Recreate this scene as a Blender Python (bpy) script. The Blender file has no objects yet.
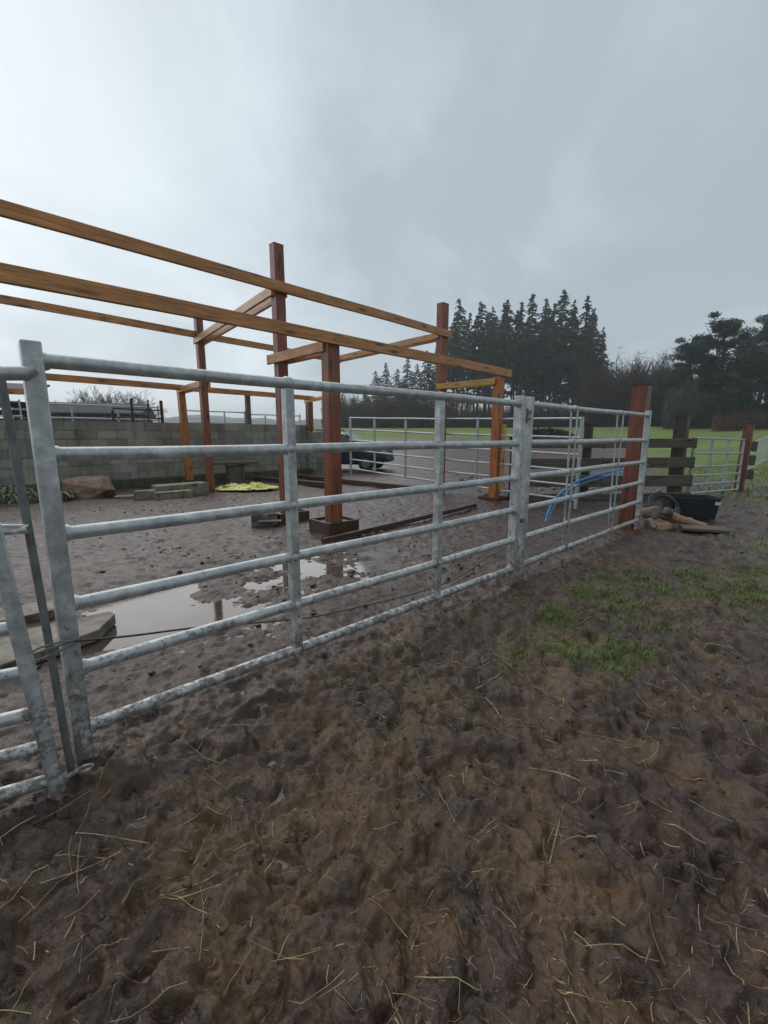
import bpy, math, random
import numpy as np
from mathutils import Vector, Matrix
R=math.radians
random.seed(7); rng=np.random.default_rng(11)
S=bpy.context.scene; C=S.collection
# ------------------------------------------------------------------ camera
cam=bpy.data.cameras.new('camera'); co=bpy.data.objects.new('camera',cam); C.objects.link(co)
co.location=(0,0,1.4); co.rotation_euler=(R(80),0,0)
cam.sensor_fit='HORIZONTAL'; cam.sensor_width=36; cam.lens=36*438/768.; cam.clip_start=.05; cam.clip_end=3000
S.camera=co
S.view_settings.view_transform='Standard'; S.view_settings.look='None'
S.view_settings.exposure=.5; S.view_settings.gamma=1
# ------------------------------------------------------------------ overcast sky
W=bpy.data.worlds.new('World'); S.world=W; W.use_nodes=True
n=W.node_tree.nodes; l=W.node_tree.links; n.clear()
out=n.new('ShaderNodeOutputWorld'); mix=n.new('ShaderNodeMixShader'); l.new(mix.outputs[0],out.inputs[0])
sky=n.new('ShaderNodeTexSky'); sky.sky_type='NISHITA'; sky.sun_disc=False
sky.sun_elevation=R(38); sky.sun_rotation=R(-42)
b1=n.new('ShaderNodeBackground'); b1.inputs[1].default_value=.1; l.new(sky.outputs[0],b1.inputs[0])
b2=n.new('ShaderNodeBackground'); b2.inputs[1].default_value=1.0
mix.inputs[0].default_value=.93; l.new(b1.outputs[0],mix.inputs[1]); l.new(b2.outputs[0],mix.inputs[2])
tc=n.new('ShaderNodeTexCoord')
sep=n.new('ShaderNodeSeparateXYZ'); l.new(tc.outputs['Generated'],sep.inputs[0])
def wm(op,a,b,clamp=False):
    m=n.new('ShaderNodeMath'); m.operation=op; m.use_clamp=clamp
    for i,v in enumerate((a,b)):
        if v is None: continue
        if isinstance(v,(int,float)): m.inputs[i].default_value=v
        else: l.new(v,m.inputs[i])
    return m.outputs[0]
zc=wm('MAXIMUM',sep.outputs['Z'],0.0)
den=wm('ADD',zc,.45)
cx=wm('DIVIDE',sep.outputs['X'],den); cy=wm('DIVIDE',sep.outputs['Y'],den)
cmb=n.new('ShaderNodeCombineXYZ'); l.new(cx,cmb.inputs[0]); l.new(cy,cmb.inputs[1])
mp=n.new('ShaderNodeMapping'); mp.inputs['Rotation'].default_value=(0,0,R(35)); mp.inputs['Scale'].default_value=(1.0,.8,1); l.new(cmb.outputs[0],mp.inputs[0])
nz=n.new('ShaderNodeTexNoise'); nz.inputs['Scale'].default_value=2.1; nz.inputs['Detail'].default_value=6; nz.inputs['Roughness'].default_value=.55; nz.inputs['Distortion'].default_value=.35
l.new(mp.outputs[0],nz.inputs['Vector'])
# thin bright part of the cloud low on the left
dot=n.new('ShaderNodeVectorMath'); dot.operation='DOT_PRODUCT'; l.new(tc.outputs['Generated'],dot.inputs[0])
bd=Vector((-.78,.62,.12)).normalized(); dot.inputs[1].default_value=bd
g=wm('POWER',wm('MAXIMUM',dot.outputs['Value'],0.0),2.6)
nn=wm('MULTIPLY',wm('SUBTRACT',nz.outputs[0],.5),1.15)
val=wm('ADD',wm('ADD',wm('MULTIPLY',g,.56),nn),.30,True)
cr=n.new('ShaderNodeValToRGB'); l.new(val,cr.inputs[0])
e=cr.color_ramp.elements
e[0].position=0; e[0].color=(.275,.325,.365,1); e[1].position=1; e[1].color=(.68,.74,.78,1)
x=e.new(.35); x.color=(.325,.382,.42,1)
l.new(cr.outputs[0],b2.inputs[0])
sun=bpy.data.lights.new('sun','SUN'); sun.energy=1.4; sun.angle=R(80); sun.color=(1,.97,.93)
so=bpy.data.objects.new('sun',sun); C.objects.link(so)
sd=Vector((math.sin(R(-42))*math.cos(R(38)),math.cos(R(-42))*math.cos(R(38)),math.sin(R(38))))
so.rotation_euler=sd.to_track_quat('Z','Y').to_euler(); so.location=(0,0,30)
# ------------------------------------------------------------------ materials
def srgb(r,g_,b):
    f=lambda c:(c/255/12.92) if c/255<=.04045 else ((c/255+.055)/1.055)**2.4
    return (f(r),f(g_),f(b),1)
def mat(name):
    m=bpy.data.materials.new(name); m.use_nodes=True
    nt=m.node_tree; return m,nt.nodes,nt.links,nt.nodes['Principled BSDF']
def noise(n,l,vec,scale,detail=4,rough=.55,dist=0):
    t=n.new('ShaderNodeTexNoise'); t.inputs['Scale'].default_value=scale; t.inputs['Detail'].default_value=detail
    t.inputs['Roughness'].default_value=rough; t.inputs['Distortion'].default_value=dist
    if vec is not None: l.new(vec,t.inputs['Vector'])
    return t.outputs[0]
def ramp(n,l,fac,stops):
    r=n.new('ShaderNodeValToRGB'); l.new(fac,r.inputs[0]); e=r.color_ramp.elements
    e[0].position,e[0].color=stops[0][0],stops[0][1]; e[1].position,e[1].color=stops[-1][0],stops[-1][1]
    for p,c in stops[1:-1]: q=e.new(p); q.color=c
    return r.outputs[0]
def G(v): return (v,v,v,1)
def mixc(n,l,fac,a,b,mode='MIX'):
    m=n.new('ShaderNodeMix'); m.data_type='RGBA'; m.blend_type=mode
    for i,v in ((0,fac),(6,a),(7,b)):
        if isinstance(v,(int,float)): m.inputs[i].default_value=v
        elif isinstance(v,tuple): m.inputs[i].default_value=v
        else: l.new(v,m.inputs[i])
    return m.outputs[2]
def bump(n,l,h,strength,dist,bs):
    b=n.new('ShaderNodeBump'); b.inputs['Strength'].default_value=strength; b.inputs['Distance'].default_value=dist
    l.new(h,b.inputs['Height']); l.new(b.outputs[0],bs.inputs['Normal']); return b
def tco(n,l,kind='Object',scale=None):
    t=n.new('ShaderNodeTexCoord').outputs[kind]
    if scale:
        m=n.new('ShaderNodeMapping'); m.inputs['Scale'].default_value=scale; l.new(t,m.inputs[0]); t=m.outputs[0]
    return t
def wpos(n): return n.new('ShaderNodeNewGeometry').outputs['Position']
def simple(name,c1,c2,rough=.7,scale=8,bumpd=.004,metal=0,spec=.5,world=True,detail=5):
    m,n,l,b=mat(name); v=wpos(n) if world else tco(n,l)
    f=noise(n,l,v,scale,detail,.6)
    l.new(ramp(n,l,f,[(.3,c1),(.7,c2)]),b.inputs['Base Color'])
    b.inputs['Roughness'].default_value=rough; b.inputs['Metallic'].default_value=metal; b.inputs['Specular IOR Level'].default_value=spec
    if bumpd: bump(n,l,noise(n,l,v,scale*5,4),.8,bumpd,b)
    return m
def wood_mat(name,base,dark,knot,rough=.42):
    m,n,l,b=mat(name)
    oi=n.new('ShaderNodeObjectInfo'); t=n.new('ShaderNodeTexCoord')
    add=n.new('ShaderNodeVectorMath'); add.operation='MULTIPLY_ADD'; l.new(oi.outputs['Random'],add.inputs[0]); add.inputs[1].default_value=(37,11,5); l.new(t.outputs['Object'],add.inputs[2])
    mp=n.new('ShaderNodeMapping'); mp.inputs['Scale'].default_value=(1.3,22,22); l.new(add.outputs[0],mp.inputs[0])
    gr=noise(n,l,mp.outputs[0],1.6,6,.65,.6)
    big=noise(n,l,add.outputs[0],2.2,3,.5)
    c=ramp(n,l,gr,[(.34,dark),(.52,base),(.72,tuple(min(1,q*1.35) for q in base[:3])+(1,))])
    c=mixc(n,l,ramp(n,l,big,[(.35,G(0)),(.7,G(.55))]),c,dark)
    mp2=n.new('ShaderNodeMapping'); mp2.inputs['Scale'].default_value=(2.1,9,9); l.new(add.outputs[0],mp2.inputs[0])
    vo=n.new('ShaderNodeTexVoronoi'); vo.inputs['Scale'].default_value=1.0; l.new(mp2.outputs[0],vo.inputs['Vector'])
    kf=ramp(n,l,vo.outputs['Distance'],[(.08,G(.95)),(.20,G(.35)),(.34,G(0))])
    c=mixc(n,l,kf,c,knot)
    l.new(c,b.inputs['Base Color']); b.inputs['Roughness'].default_value=rough; b.inputs['Specular IOR Level'].default_value=.5
    bump(n,l,gr,.8,.006,b)
    return m
M={}
M['beam']=wood_mat('beam_timber',(.58,.26,.078,1),(.30,.12,.038,1),(.07,.03,.014,1))
M['post']=wood_mat('post_timber',(.29,.085,.036,1),(.11,.034,.017,1),(.035,.015,.010,1))
M['postn']=wood_mat('post_timber_new',(.52,.17,.045,1),(.27,.09,.028,1),(.07,.028,.013,1))
M['yellowwood']=wood_mat('fresh_board',(.60,.38,.09,1),(.42,.22,.05,1),(.15,.07,.03,1))
M['redpost']=wood_mat('red_post',(.21,.062,.032,1),(.10,.03,.018,1),(.03,.014,.010,1))
M['oldwood']=wood_mat('weathered_wood',(.14,.115,.08,1),(.06,.05,.036,1),(.02,.016,.012,1),.75)
M['darkwood']=wood_mat('wet_dark_wood',(.05,.034,.025,1),(.025,.018,.014,1),(.012,.01,.008,1),.5)
M['formwood']=wood_mat('formwork',(.085,.04,.024,1),(.045,.022,.015,1),(.02,.012,.01,1),.5)
M['log']=wood_mat('split_log',(.42,.27,.15,1),(.22,.13,.07,1),(.1,.06,.035,1),.8)
def galv():
    m,n,l,b=mat('galvanised_steel'); v=wpos(n)
    a=noise(n,l,v,14,5,.65); c=noise(n,l,v,55,4,.6); d=noise(n,l,v,4,4,.6)
    col=ramp(n,l,a,[(.32,(.33,.345,.345,1)),(.5,(.48,.495,.495,1)),(.66,(.72,.735,.73,1))])
    col=mixc(n,l,ramp(n,l,c,[(.45,G(0)),(.62,G(.6))]),col,(.55,.57,.57,1))
    # mud splashes, thicker low down
    sp=n.new('ShaderNodeSeparateXYZ'); l.new(v,sp.inputs[0])
    mr=n.new('ShaderNodeMapRange'); l.new(sp.outputs['Z'],mr.inputs[0]); mr.inputs[1].default_value=.0; mr.inputs[2].default_value=.9; mr.inputs[3].default_value=.17; mr.inputs[4].default_value=-.08
    ad=n.new('ShaderNodeMath'); ad.operation='ADD'; l.new(noise(n,l,v,26,5,.7),ad.inputs[0]); l.new(mr.outputs[0],ad.inputs[1])
    dirt=ramp(n,l,ad.outputs[0],[(.56,G(0)),(.68,G(.85))])
    col=mixc(n,l,dirt,col,(.12,.085,.065,1))
    col=mixc(n,l,ramp(n,l,d,[(.45,G(0)),(.75,G(.28))]),col,(.20,.21,.20,1))
    l.new(col,b.inputs['Base Color'])
    mm=n.new('ShaderNodeMath'); mm.operation='MULTIPLY_ADD'; l.new(dirt,mm.inputs[0]); mm.inputs[1].default_value=-.45; mm.inputs[2].default_value=.45; l.new(mm.outputs[0],b.inputs['Metallic'])
    l.new(ramp(n,l,a,[(.3,G(.32)),(.7,G(.58))]),b.inputs['Roughness'])
    bump(n,l,c,.35,.002,b); return m
M['galv']=galv()
M['galvfar']=simple('galvanised_far',(.36,.39,.40,1),(.52,.55,.56,1),.4,6,.001,.4)
M['galvdark']=simple('dull_galvanised',(.12,.128,.125,1),(.23,.24,.235,1),.55,14,.002,.3)
M['rust']=simple('rusty_metal',(.035,.02,.016,1),(.085,.042,.03,1),.8,20,.002)
M['rope']=simple('wire',(.06,.055,.05,1),(.13,.12,.11,1),.6,30,.001)
M['brightmetal']=simple('worn_bracket',(.4,.4,.4,1),(.75,.74,.72,1),.4,60,.001,.3)
M['cable']=simple('black_cable',(.02,.018,.017,1),(.055,.045,.04,1),.55,20,.001)
M['blue']=simple('blue_hose',(.02,.16,.42,1),(.035,.25,.58,1),.35,20,.0005)
M['black']=simple('black_plastic',(.008,.009,.011,1),(.018,.019,.022,1),.45,12,.001)
M['white']=simple('sticker',(.45,.75,.82,1),(.6,.85,.9,1),.5,12,0)
def dirty(name,c1,c2,mud,amt,scale):
    m,n,l,b=mat(name); v=wpos(n)
    c=ramp(n,l,noise(n,l,v,scale*3,6,.7),[(.3,c1),(.7,c2)])
    c=mixc(n,l,ramp(n,l,noise(n,l,v,scale,6,.68,.6),[(amt-.06,G(0)),(amt+.08,G(.9))]),c,mud)
    l.new(c,b.inputs['Base Color']); b.inputs['Roughness'].default_value=.6; bump(n,l,noise(n,l,v,28,6,.7),.9,.008,b); return m
M['slab']=dirty('slab',(.15,.125,.09,1),(.28,.24,.18,1),(.06,.036,.026,1),.50,3.2)
M['concrete']=dirty('concrete_dirty',(.15,.14,.12,1),(.28,.26,.22,1),(.055,.045,.028,1),0.47,5)
M['mosscon']=dirty('mosscon_dirty',(.14,.13,.08,1),(.32,.29,.20,1),(.055,.045,.028,1),0.52,3.5)
M['toe']=simple('mossy_footing',(.045,.045,.028,1),(.10,.095,.055,1),.85,5,.008)
M['rock']=dirty('boulder_stone',(.10,.055,.036,1),(.30,.15,.09,1),(.04,.028,.02,1),.52,2.6)
M['pink']=simple('pink_stone',(.18,.12,.09,1),(.32,.23,.18,1),.85,10,.006)
M['yardmud']=simple('yard_clod_mud',(.030,.017,.013,1),(.075,.046,.036,1),.4,9,.003)
M['rubble']=simple('rubble_stone',(.10,.085,.075,1),(.24,.21,.185,1),.8,5,.004)
M['stone']=simple('pale_stone',(.20,.17,.145,1),(.38,.33,.29,1),.8,10,.004)
M['bark']=simple('bark',(.028,.023,.02,1),(.065,.05,.042,1),.9,3,.02)
M['twig']=simple('bare_twigs',(.06,.036,.028,1),(.12,.075,.058,1),.9,.6,0)
M['greybark']=simple('grey_twigs',(.05,.042,.038,1),(.10,.085,.075,1),.9,.6,0)
M['spruce']=simple('spruce_needles',(.020,.030,.021,1),(.055,.068,.042,1),.7,.35,0)
M['pine']=simple('pine_needles',(.016,.028,.018,1),(.042,.066,.038,1),.7,.3,0)
M['scrub']=simple('dead_scrub',(.030,.018,.013,1),(.085,.048,.034,1),.9,.12,0)
M['bracken']=simple('bracken',(.05,.022,.014,1),(.10,.048,.028,1),.9,.2,0)
M['bush']=simple('dark_bush',(.008,.008,.007,1),(.02,.018,.014,1),.9,.3,0)
M['weed']=simple('weed_leaf',(.03,.06,.015,1),(.07,.12,.03,1),.6,5,0)
M['grassb']=simple('grass_blades',(.06,.10,.014,1),(.20,.24,.05,1),.55,14,0)
M['straw']=simple('straw_stems',(.10,.065,.03,1),(.66,.50,.26,1),.6,14,0)
M['cladding']=simple('grey_cladding',(.12,.12,.12,1),(.17,.17,.165,1),.8,.6,.002)
M['roof']=simple('grey_roof',(.07,.07,.072,1),(.11,.11,.112,1),.95,.8,.002,0,.1)
M['carpaint']=simple('car_paint',(.008,.02,.04,1),(.012,.03,.055,1),.18,1,0)
M['glass']=simple('car_glass',(.02,.025,.03,1),(.03,.035,.04,1),.05,1,0,0,.9)
M['tyre']=simple('tyre',(.012,.012,.012,1),(.02,.02,.02,1),.8,9,0)
M['lamp']=simple('lamp_lens',(.6,.62,.65,1),(.8,.82,.85,1),.15,9,0)
m,n_,l_,b=mat('yellow_sheet'); v=wpos(n_)
l_.new(ramp(n_,l_,noise(n_,l_,v,5,4,.6),[(.36,(.035,.04,.02,1)),(.43,(.60,.50,.04,1)),(.53,(.80,.72,.20,1)),(.66,(.85,.83,.55,1))]),b.inputs['Base Color']); b.inputs['Roughness'].default_value=.45
M['yellow']=m
def blockmat():
    m,n,l,b=mat('concrete_blocks'); v=wpos(n)
    at=n.new('ShaderNodeAttribute'); at.attribute_name='var'
    a=noise(n,l,v,2.2,6,.65)
    c=ramp(n,l,at.outputs['Fac'],[(0,(.25,.235,.195,1)),(.5,(.33,.315,.265,1)),(1,(.42,.40,.34,1))])
    c=mixc(n,l,ramp(n,l,a,[(.42,G(0)),(.75,G(.6))]),c,(.11,.11,.07,1))
    sp=n.new('ShaderNodeSeparateXYZ'); l.new(v,sp.inputs[0])
    mpz=n.new('ShaderNodeMapping'); mpz.inputs['Scale'].default_value=(3.2,3.2,.35); l.new(v,mpz.inputs[0])
    c=mixc(n,l,ramp(n,l,noise(n,l,mpz.outputs[0],1.5,5,.7),[(.50,G(0)),(.68,G(.6))]),c,(.10,.095,.07,1))
    l.new(c,b.inputs['Base Color']); b.inputs['Roughness'].default_value=.9; bump(n,l,noise(n,l,v,30,4,.7),.8,.010,b)
    return m
M['block']=blockmat()
def groundmat():
    m,n,l,b=mat('mud_and_grass'); v=wpos(n)
    at=n.new('ShaderNodeAttribute'); at.attribute_name='grass'
    yd=n.new('ShaderNodeAttribute'); yd.attribute_name='yard'
    n1=noise(n,l,v,1.1,5,.6); n2=noise(n,l,v,7,6,.65); n3=noise(n,l,v,60,5,.7); n4=noise(n,l,v,2.7,5,.62,.4)
    mud=ramp(n,l,n2,[(.32,(.021,.0098,.0062,1)),(.5,(.048,.023,.0140,1)),(.70,(.088,.045,.026,1))])
    oc=n.new('ShaderNodeAttribute'); oc.attribute_name='ochre'
    oa=n.new('ShaderNodeMath'); oa.operation='MULTIPLY_ADD'; l.new(oc.outputs['Fac'],oa.inputs[0]); oa.inputs[1].default_value=.13; l.new(n4,oa.inputs[2])
    och=ramp(n,l,oa.outputs[0],[(.50,G(0)),(.68,G(.85))])
    mud=mixc(n,l,och,mud,(.115,.062,.023,1))
    mud=mixc(n,l,ramp(n,l,n3,[(.54,G(0)),(.74,G(.35))]),mud,(.12,.072,.045,1))
    yc=ramp(n,l,n2,[(.32,(.021,.0100,.0068,1)),(.5,(.048,.0235,.0155,1)),(.72,(.085,.046,.031,1))])
    yc=mixc(n,l,ramp(n,l,n3,[(.60,G(0)),(.70,G(.35))]),yc,(.19,.135,.11,1))
    mud=mixc(n,l,yd.outputs['Fac'],mud,yc)
    gc=ramp(n,l,n2,[(.3,(.085,.15,.012,1)),(.7,(.17,.25,.025,1))])
    gc=mixc(n,l,ramp(n,l,noise(n,l,v,.12,5,.7),[(.42,G(0)),(.6,G(.7))]),gc,(.12,.115,.035,1))
    gc=mixc(n,l,ramp(n,l,noise(n,l,v,.5,5,.7),[(.45,G(0)),(.65,G(.5))]),gc,(.05,.10,.012,1))
    col=mixc(n,l,at.outputs['Fac'],mud,gc)
    l.new(col,b.inputs['Base Color'])
    r=ramp(n,l,noise(n,l,v,9,5,.6),[(.43,G(.16)),(.58,G(.52))])
    r=mixc(n,l,yd.outputs['Fac'],r,mixc(n,l,.5,r,G(.5)))
    r2=mixc(n,l,at.outputs['Fac'],r,G(.9)); l.new(r2,b.inputs['Roughness'])
    b.inputs['Specular IOR Level'].default_value=.5
    ad=n.new('ShaderNodeMath'); ad.operation='MULTIPLY_ADD'; l.new(n3,ad.inputs[0]); ad.inputs[1].default_value=.40; l.new(noise(n,l,v,24,6,.6,.1),ad.inputs[2])
    bump(n,l,ad.outputs[0],1.0,.014,b)
    return m
M['ground']=groundmat()
m,n_,l_,b=mat('muddy_water'); v=wpos(n_)
l_.new(ramp(n_,l_,noise(n_,l_,v,3,3),[(.3,(.055,.038,.030,1)),(.7,(.10,.076,.064,1))]),b.inputs['Base Color']); b.inputs['Roughness'].default_value=.05; b.inputs['IOR'].default_value=1.42
bump(n_,l_,noise(n_,l_,v,9,3),.12,.002,b)
M['water']=m
# ------------------------------------------------------------------ mesh helpers
class MB:
    def __init__(s): s.v=[]; s.f=[]; s.var=[]
    def add(s,vs,fs,var=None):
        o=len(s.v); s.v+= [tuple(q) for q in vs]; s.f+=[tuple(i+o for i in f) for f in fs]
        if var is not None: s.var+=[var]*len(vs)
        return s
    def box(s,c,d,rz=0,var=None,taper=1):
        cs,sn=math.cos(rz),math.sin(rz); vs=[]
        for z in (-1,1):
            k=1 if z<0 else taper
            for x,y in ((-1,-1),(1,-1),(1,1),(-1,1)):
                a=x*d[0]/2*k; b_=y*d[1]/2*k
                vs.append((c[0]+a*cs-b_*sn,c[1]+a*sn+b_*cs,c[2]+z*d[2]/2))
        return s.add(vs,[(0,3,2,1),(4,5,6,7),(0,1,5,4),(1,2,6,5),(2,3,7,6),(3,0,4,7)],var)
    def bar(s,p0,p1,w,h,up=(0,0,1),var=None):
        p0=Vector(p0);p1=Vector(p1);d=(p1-p0).normalized();u=Vector(up)
        if abs(d.dot(u))>.98: u=Vector((.735,.678,0))
        sx=d.cross(u).normalized()*w/2; uy=sx.cross(d).normalized()*h/2
        vs=[p+a*sx+b_*uy for p in (p0,p1) for a,b_ in ((-1,-1),(1,-1),(1,1),(-1,1))]
        return s.add(vs,[(0,3,2,1),(4,5,6,7),(0,1,5,4),(1,2,6,5),(2,3,7,6),(3,0,4,7)],var)
    def tube(s,pts,r,n=12,cap=True):
        pts=[Vector(p) for p in pts]; rs=r if isinstance(r,(list,tuple)) else [r]*len(pts)
        vs=[];fs=[]; prev=None
        for i,p in enumerate(pts):
            d=(pts[min(i+1,len(pts)-1)]-pts[max(i-1,0)]).normalized()
            a=(prev-d*prev.dot(d)) if prev is not None else d.orthogonal()
            if a.length<1e-6: a=d.orthogonal()
            a.normalize(); prev=a; b_=d.cross(a)
            for k in range(n):
                t=2*math.pi*k/n; vs.append(p+(a*math.cos(t)+b_*math.sin(t))*rs[i])
        for i in range(len(pts)-1):
            for k in range(n):
                fs.append((i*n+k,i*n+(k+1)%n,(i+1)*n+(k+1)%n,(i+1)*n+k))
        if cap: fs.append(tuple(reversed(range(n)))); fs.append(tuple((len(pts)-1)*n+k for k in range(n)))
        return s.add(vs,fs)
    def build(s,name,m,parent=None,bevel=0,smooth=True,ang=35):
        me=bpy.data.meshes.new(name); me.from_pydata(s.v,[],s.f); me.update()
        if s.var:
            a=me.attributes.new('var','FLOAT','POINT'); a.data.foreach_set('value',s.var)
        if smooth:
            me.polygons.foreach_set('use_smooth',[True]*len(me.polygons)); me.set_sharp_from_angle(angle=R(ang))
        me.materials.append(m); o=bpy.data.objects.new(name,me); C.objects.link(o)
        if parent is not None:
            o.parent=parent
            top=parent
            off=Vector((0,0,0))
            while top is not None: off+=top.location; top=top.parent
            o.location=-off
        if bevel:
            md=o.modifiers.new('bevel','BEVEL'); md.width=bevel; md.segments=2; md.limit_method='ANGLE'
        return o
def tag(o,label=None,cat=None,group=None,kind=None):
    if label: o['label']=label
    if cat: o['category']=cat
    if group: o['group']=group
    if kind: o['kind']=kind
    return o
def empty(name,loc,label,cat,group=None):
    o=bpy.data.objects.new(name,None); C.objects.link(o); o.location=loc; o.empty_display_size=.2
    return tag(o,label,cat,group)
def origin(o,loc):
    # give a single-mesh thing its origin at its base
    loc=Vector(loc); o.data.transform(Matrix.Translation(-loc)); o.location=loc; return o
def timber(name,p0,p1,w,h,m,parent=None,bevel=.005,roll=0,up=(0,0,1),wob=.0):
    """squared timber along local X (so the grain runs along it)"""
    p0=Vector(p0);p1=Vector(p1);L=(p1-p0).length;d=(p1-p0)/L;u=Vector(up)
    if abs(d.dot(u))>.98: u=Vector((-.68,.733,0))
    y=u.cross(d).normalized(); z=d.cross(y)
    ns=max(1,int(L/.6)); vs=[];fs=[]
    for i in range(ns+1):
        x=L*i/ns; oy=wob*math.sin(i*1.3+L*3); oz=wob*math.cos(i*.9+L)
        vs+=[(x,a*w/2+oy,b_*h/2+oz) for a,b_ in ((-1,-1),(1,-1),(1,1),(-1,1))]
    for i in range(ns):
        for k in range(4): fs.append((i*4+k,(i+1)*4+k,(i+1)*4+(k+1)%4,i*4+(k+1)%4)[::-1])
    fs.append((0,1,2,3)); fs.append((ns*4+3,ns*4+2,ns*4+1,ns*4))
    me=bpy.data.meshes.new(name); me.from_pydata(vs,[],fs); me.update(); me.materials.append(m)
    o=bpy.data.objects.new(name,me); C.objects.link(o)
    mw=Matrix((( d.x,y.x,z.x,p0.x),(d.y,y.y,z.y,p0.y),(d.z,y.z,z.z,p0.z),(0,0,0,1)))@Matrix.Rotation(roll,4,'X')
    off=Vector((0,0,0)); t=parent
    while t is not None: off+=t.location; t=t.parent
    if parent is not None: o.parent=parent
    mw.translation-=off; o.matrix_local=mw
    if bevel:
        md=o.modifiers.new('bevel','BEVEL'); md.width=bevel; md.segments=2; md.limit_method='ANGLE'
    return o
def npmesh(name,V,F,m,parent=None,smooth=False):
    """V (n,3) float, F (m,k) int"""
    V=np.asarray(V,np.float32); F=np.asarray(F,np.int32); k=F.shape[1]
    me=bpy.data.meshes.new(name); me.vertices.add(len(V)); me.vertices.foreach_set('co',V.ravel())
    me.loops.add(F.size); me.loops.foreach_set('vertex_index',F.ravel())
    me.polygons.add(len(F)); me.polygons.foreach_set('loop_start',np.arange(0,F.size,k,dtype=np.int32))
    if smooth: me.polygons.foreach_set('use_smooth',np.ones(len(F),bool))
    me.update(calc_edges=True); me.materials.append(m)
    o=bpy.data.objects.new(name,me); C.objects.link(o)
    if parent is not None: o.parent=parent
    return o
# ------------------------------------------------------------------ numpy noise
def hsh(i,j,s):
    h=(i.astype(np.int64)*374761393+j.astype(np.int64)*668265263+s*982451653)&0xffffffff
    h=((h^(h>>13))*1274126177)&0xffffffff
    return ((h^(h>>16))&0xffffff)/float(0xffffff)
def vn(x,y,s=0):
    i=np.floor(x);j=np.floor(y);fx=x-i;fy=y-j;fx=fx*fx*fx*(fx*(fx*6-15)+10);fy=fy*fy*fy*(fy*(fy*6-15)+10)
    a=hsh(i,j,s);b_=hsh(i+1,j,s);c=hsh(i,j+1,s);d=hsh(i+1,j+1,s)
    return (a*(1-fx)+b_*fx)*(1-fy)+(c*(1-fx)+d*fx)*fy*1.0
def fbm(x,y,o=4,s=0,g=.5):
    t=0;a=1;n=0
    for k in range(o):
        c,sn=math.cos(.6*k+.3),math.sin(.6*k+.3)
        t=t+a*(vn((x*c-y*sn)*2**k,(x*sn+y*c)*2**k,s+k*17)*2-1); n+=a; a*=g
    return t/n
def ss(a,b_,x):
    t=np.clip((x-a)/(b_-a),0,1); return t*t*(3-2*t)
def prints(x,y,cell,rad,s):
    """trodden hoof holes with a pushed-up rim"""
    X=x/cell;Y=y/cell;i=np.floor(X);j=np.floor(Y);best=np.zeros_like(X)
    for a in (-1,0,1):
        for b_ in (-1,0,1):
            ii=i+a;jj=j+b_
            cx=ii+.5+(hsh(ii,jj,s)-.5)*.9; cy=jj+.5+(hsh(ii,jj,s+1)-.5)*.9
            th=hsh(ii,jj,s+2)*6.28; dx=X-cx;dy=Y-cy; c=np.cos(th);sn=np.sin(th)
            u=(dx*c+dy*sn);w=(-dx*sn+dy*c)*1.45
            r=np.sqrt(u*u+w*w)*cell/(rad*(.6+.7*hsh(ii,jj,s+3)))
            q=-np.exp(-(r**4)) + .45*np.exp(-((r-1.35)/.35)**2)
            best+=q*(hsh(ii,jj,s+4)>.22)
    return best
GD=np.array([.738,.6745]); GN=np.array([-.6745,.738]); G0=np.array([-1.309,1.668])
def gateline(x,y): return (x-G0[0])*GN[0]+(y-G0[1])*GN[1]
def base_h(x,y):
    r=np.sqrt(x*x+y*y)
    return 2.6*ss(18,80,r)+1.5*ss(80,300,r)+.10*np.clip(x-12.5,0,14)*ss(12.5,16,x)*(1-ss(24,40,r))
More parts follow.
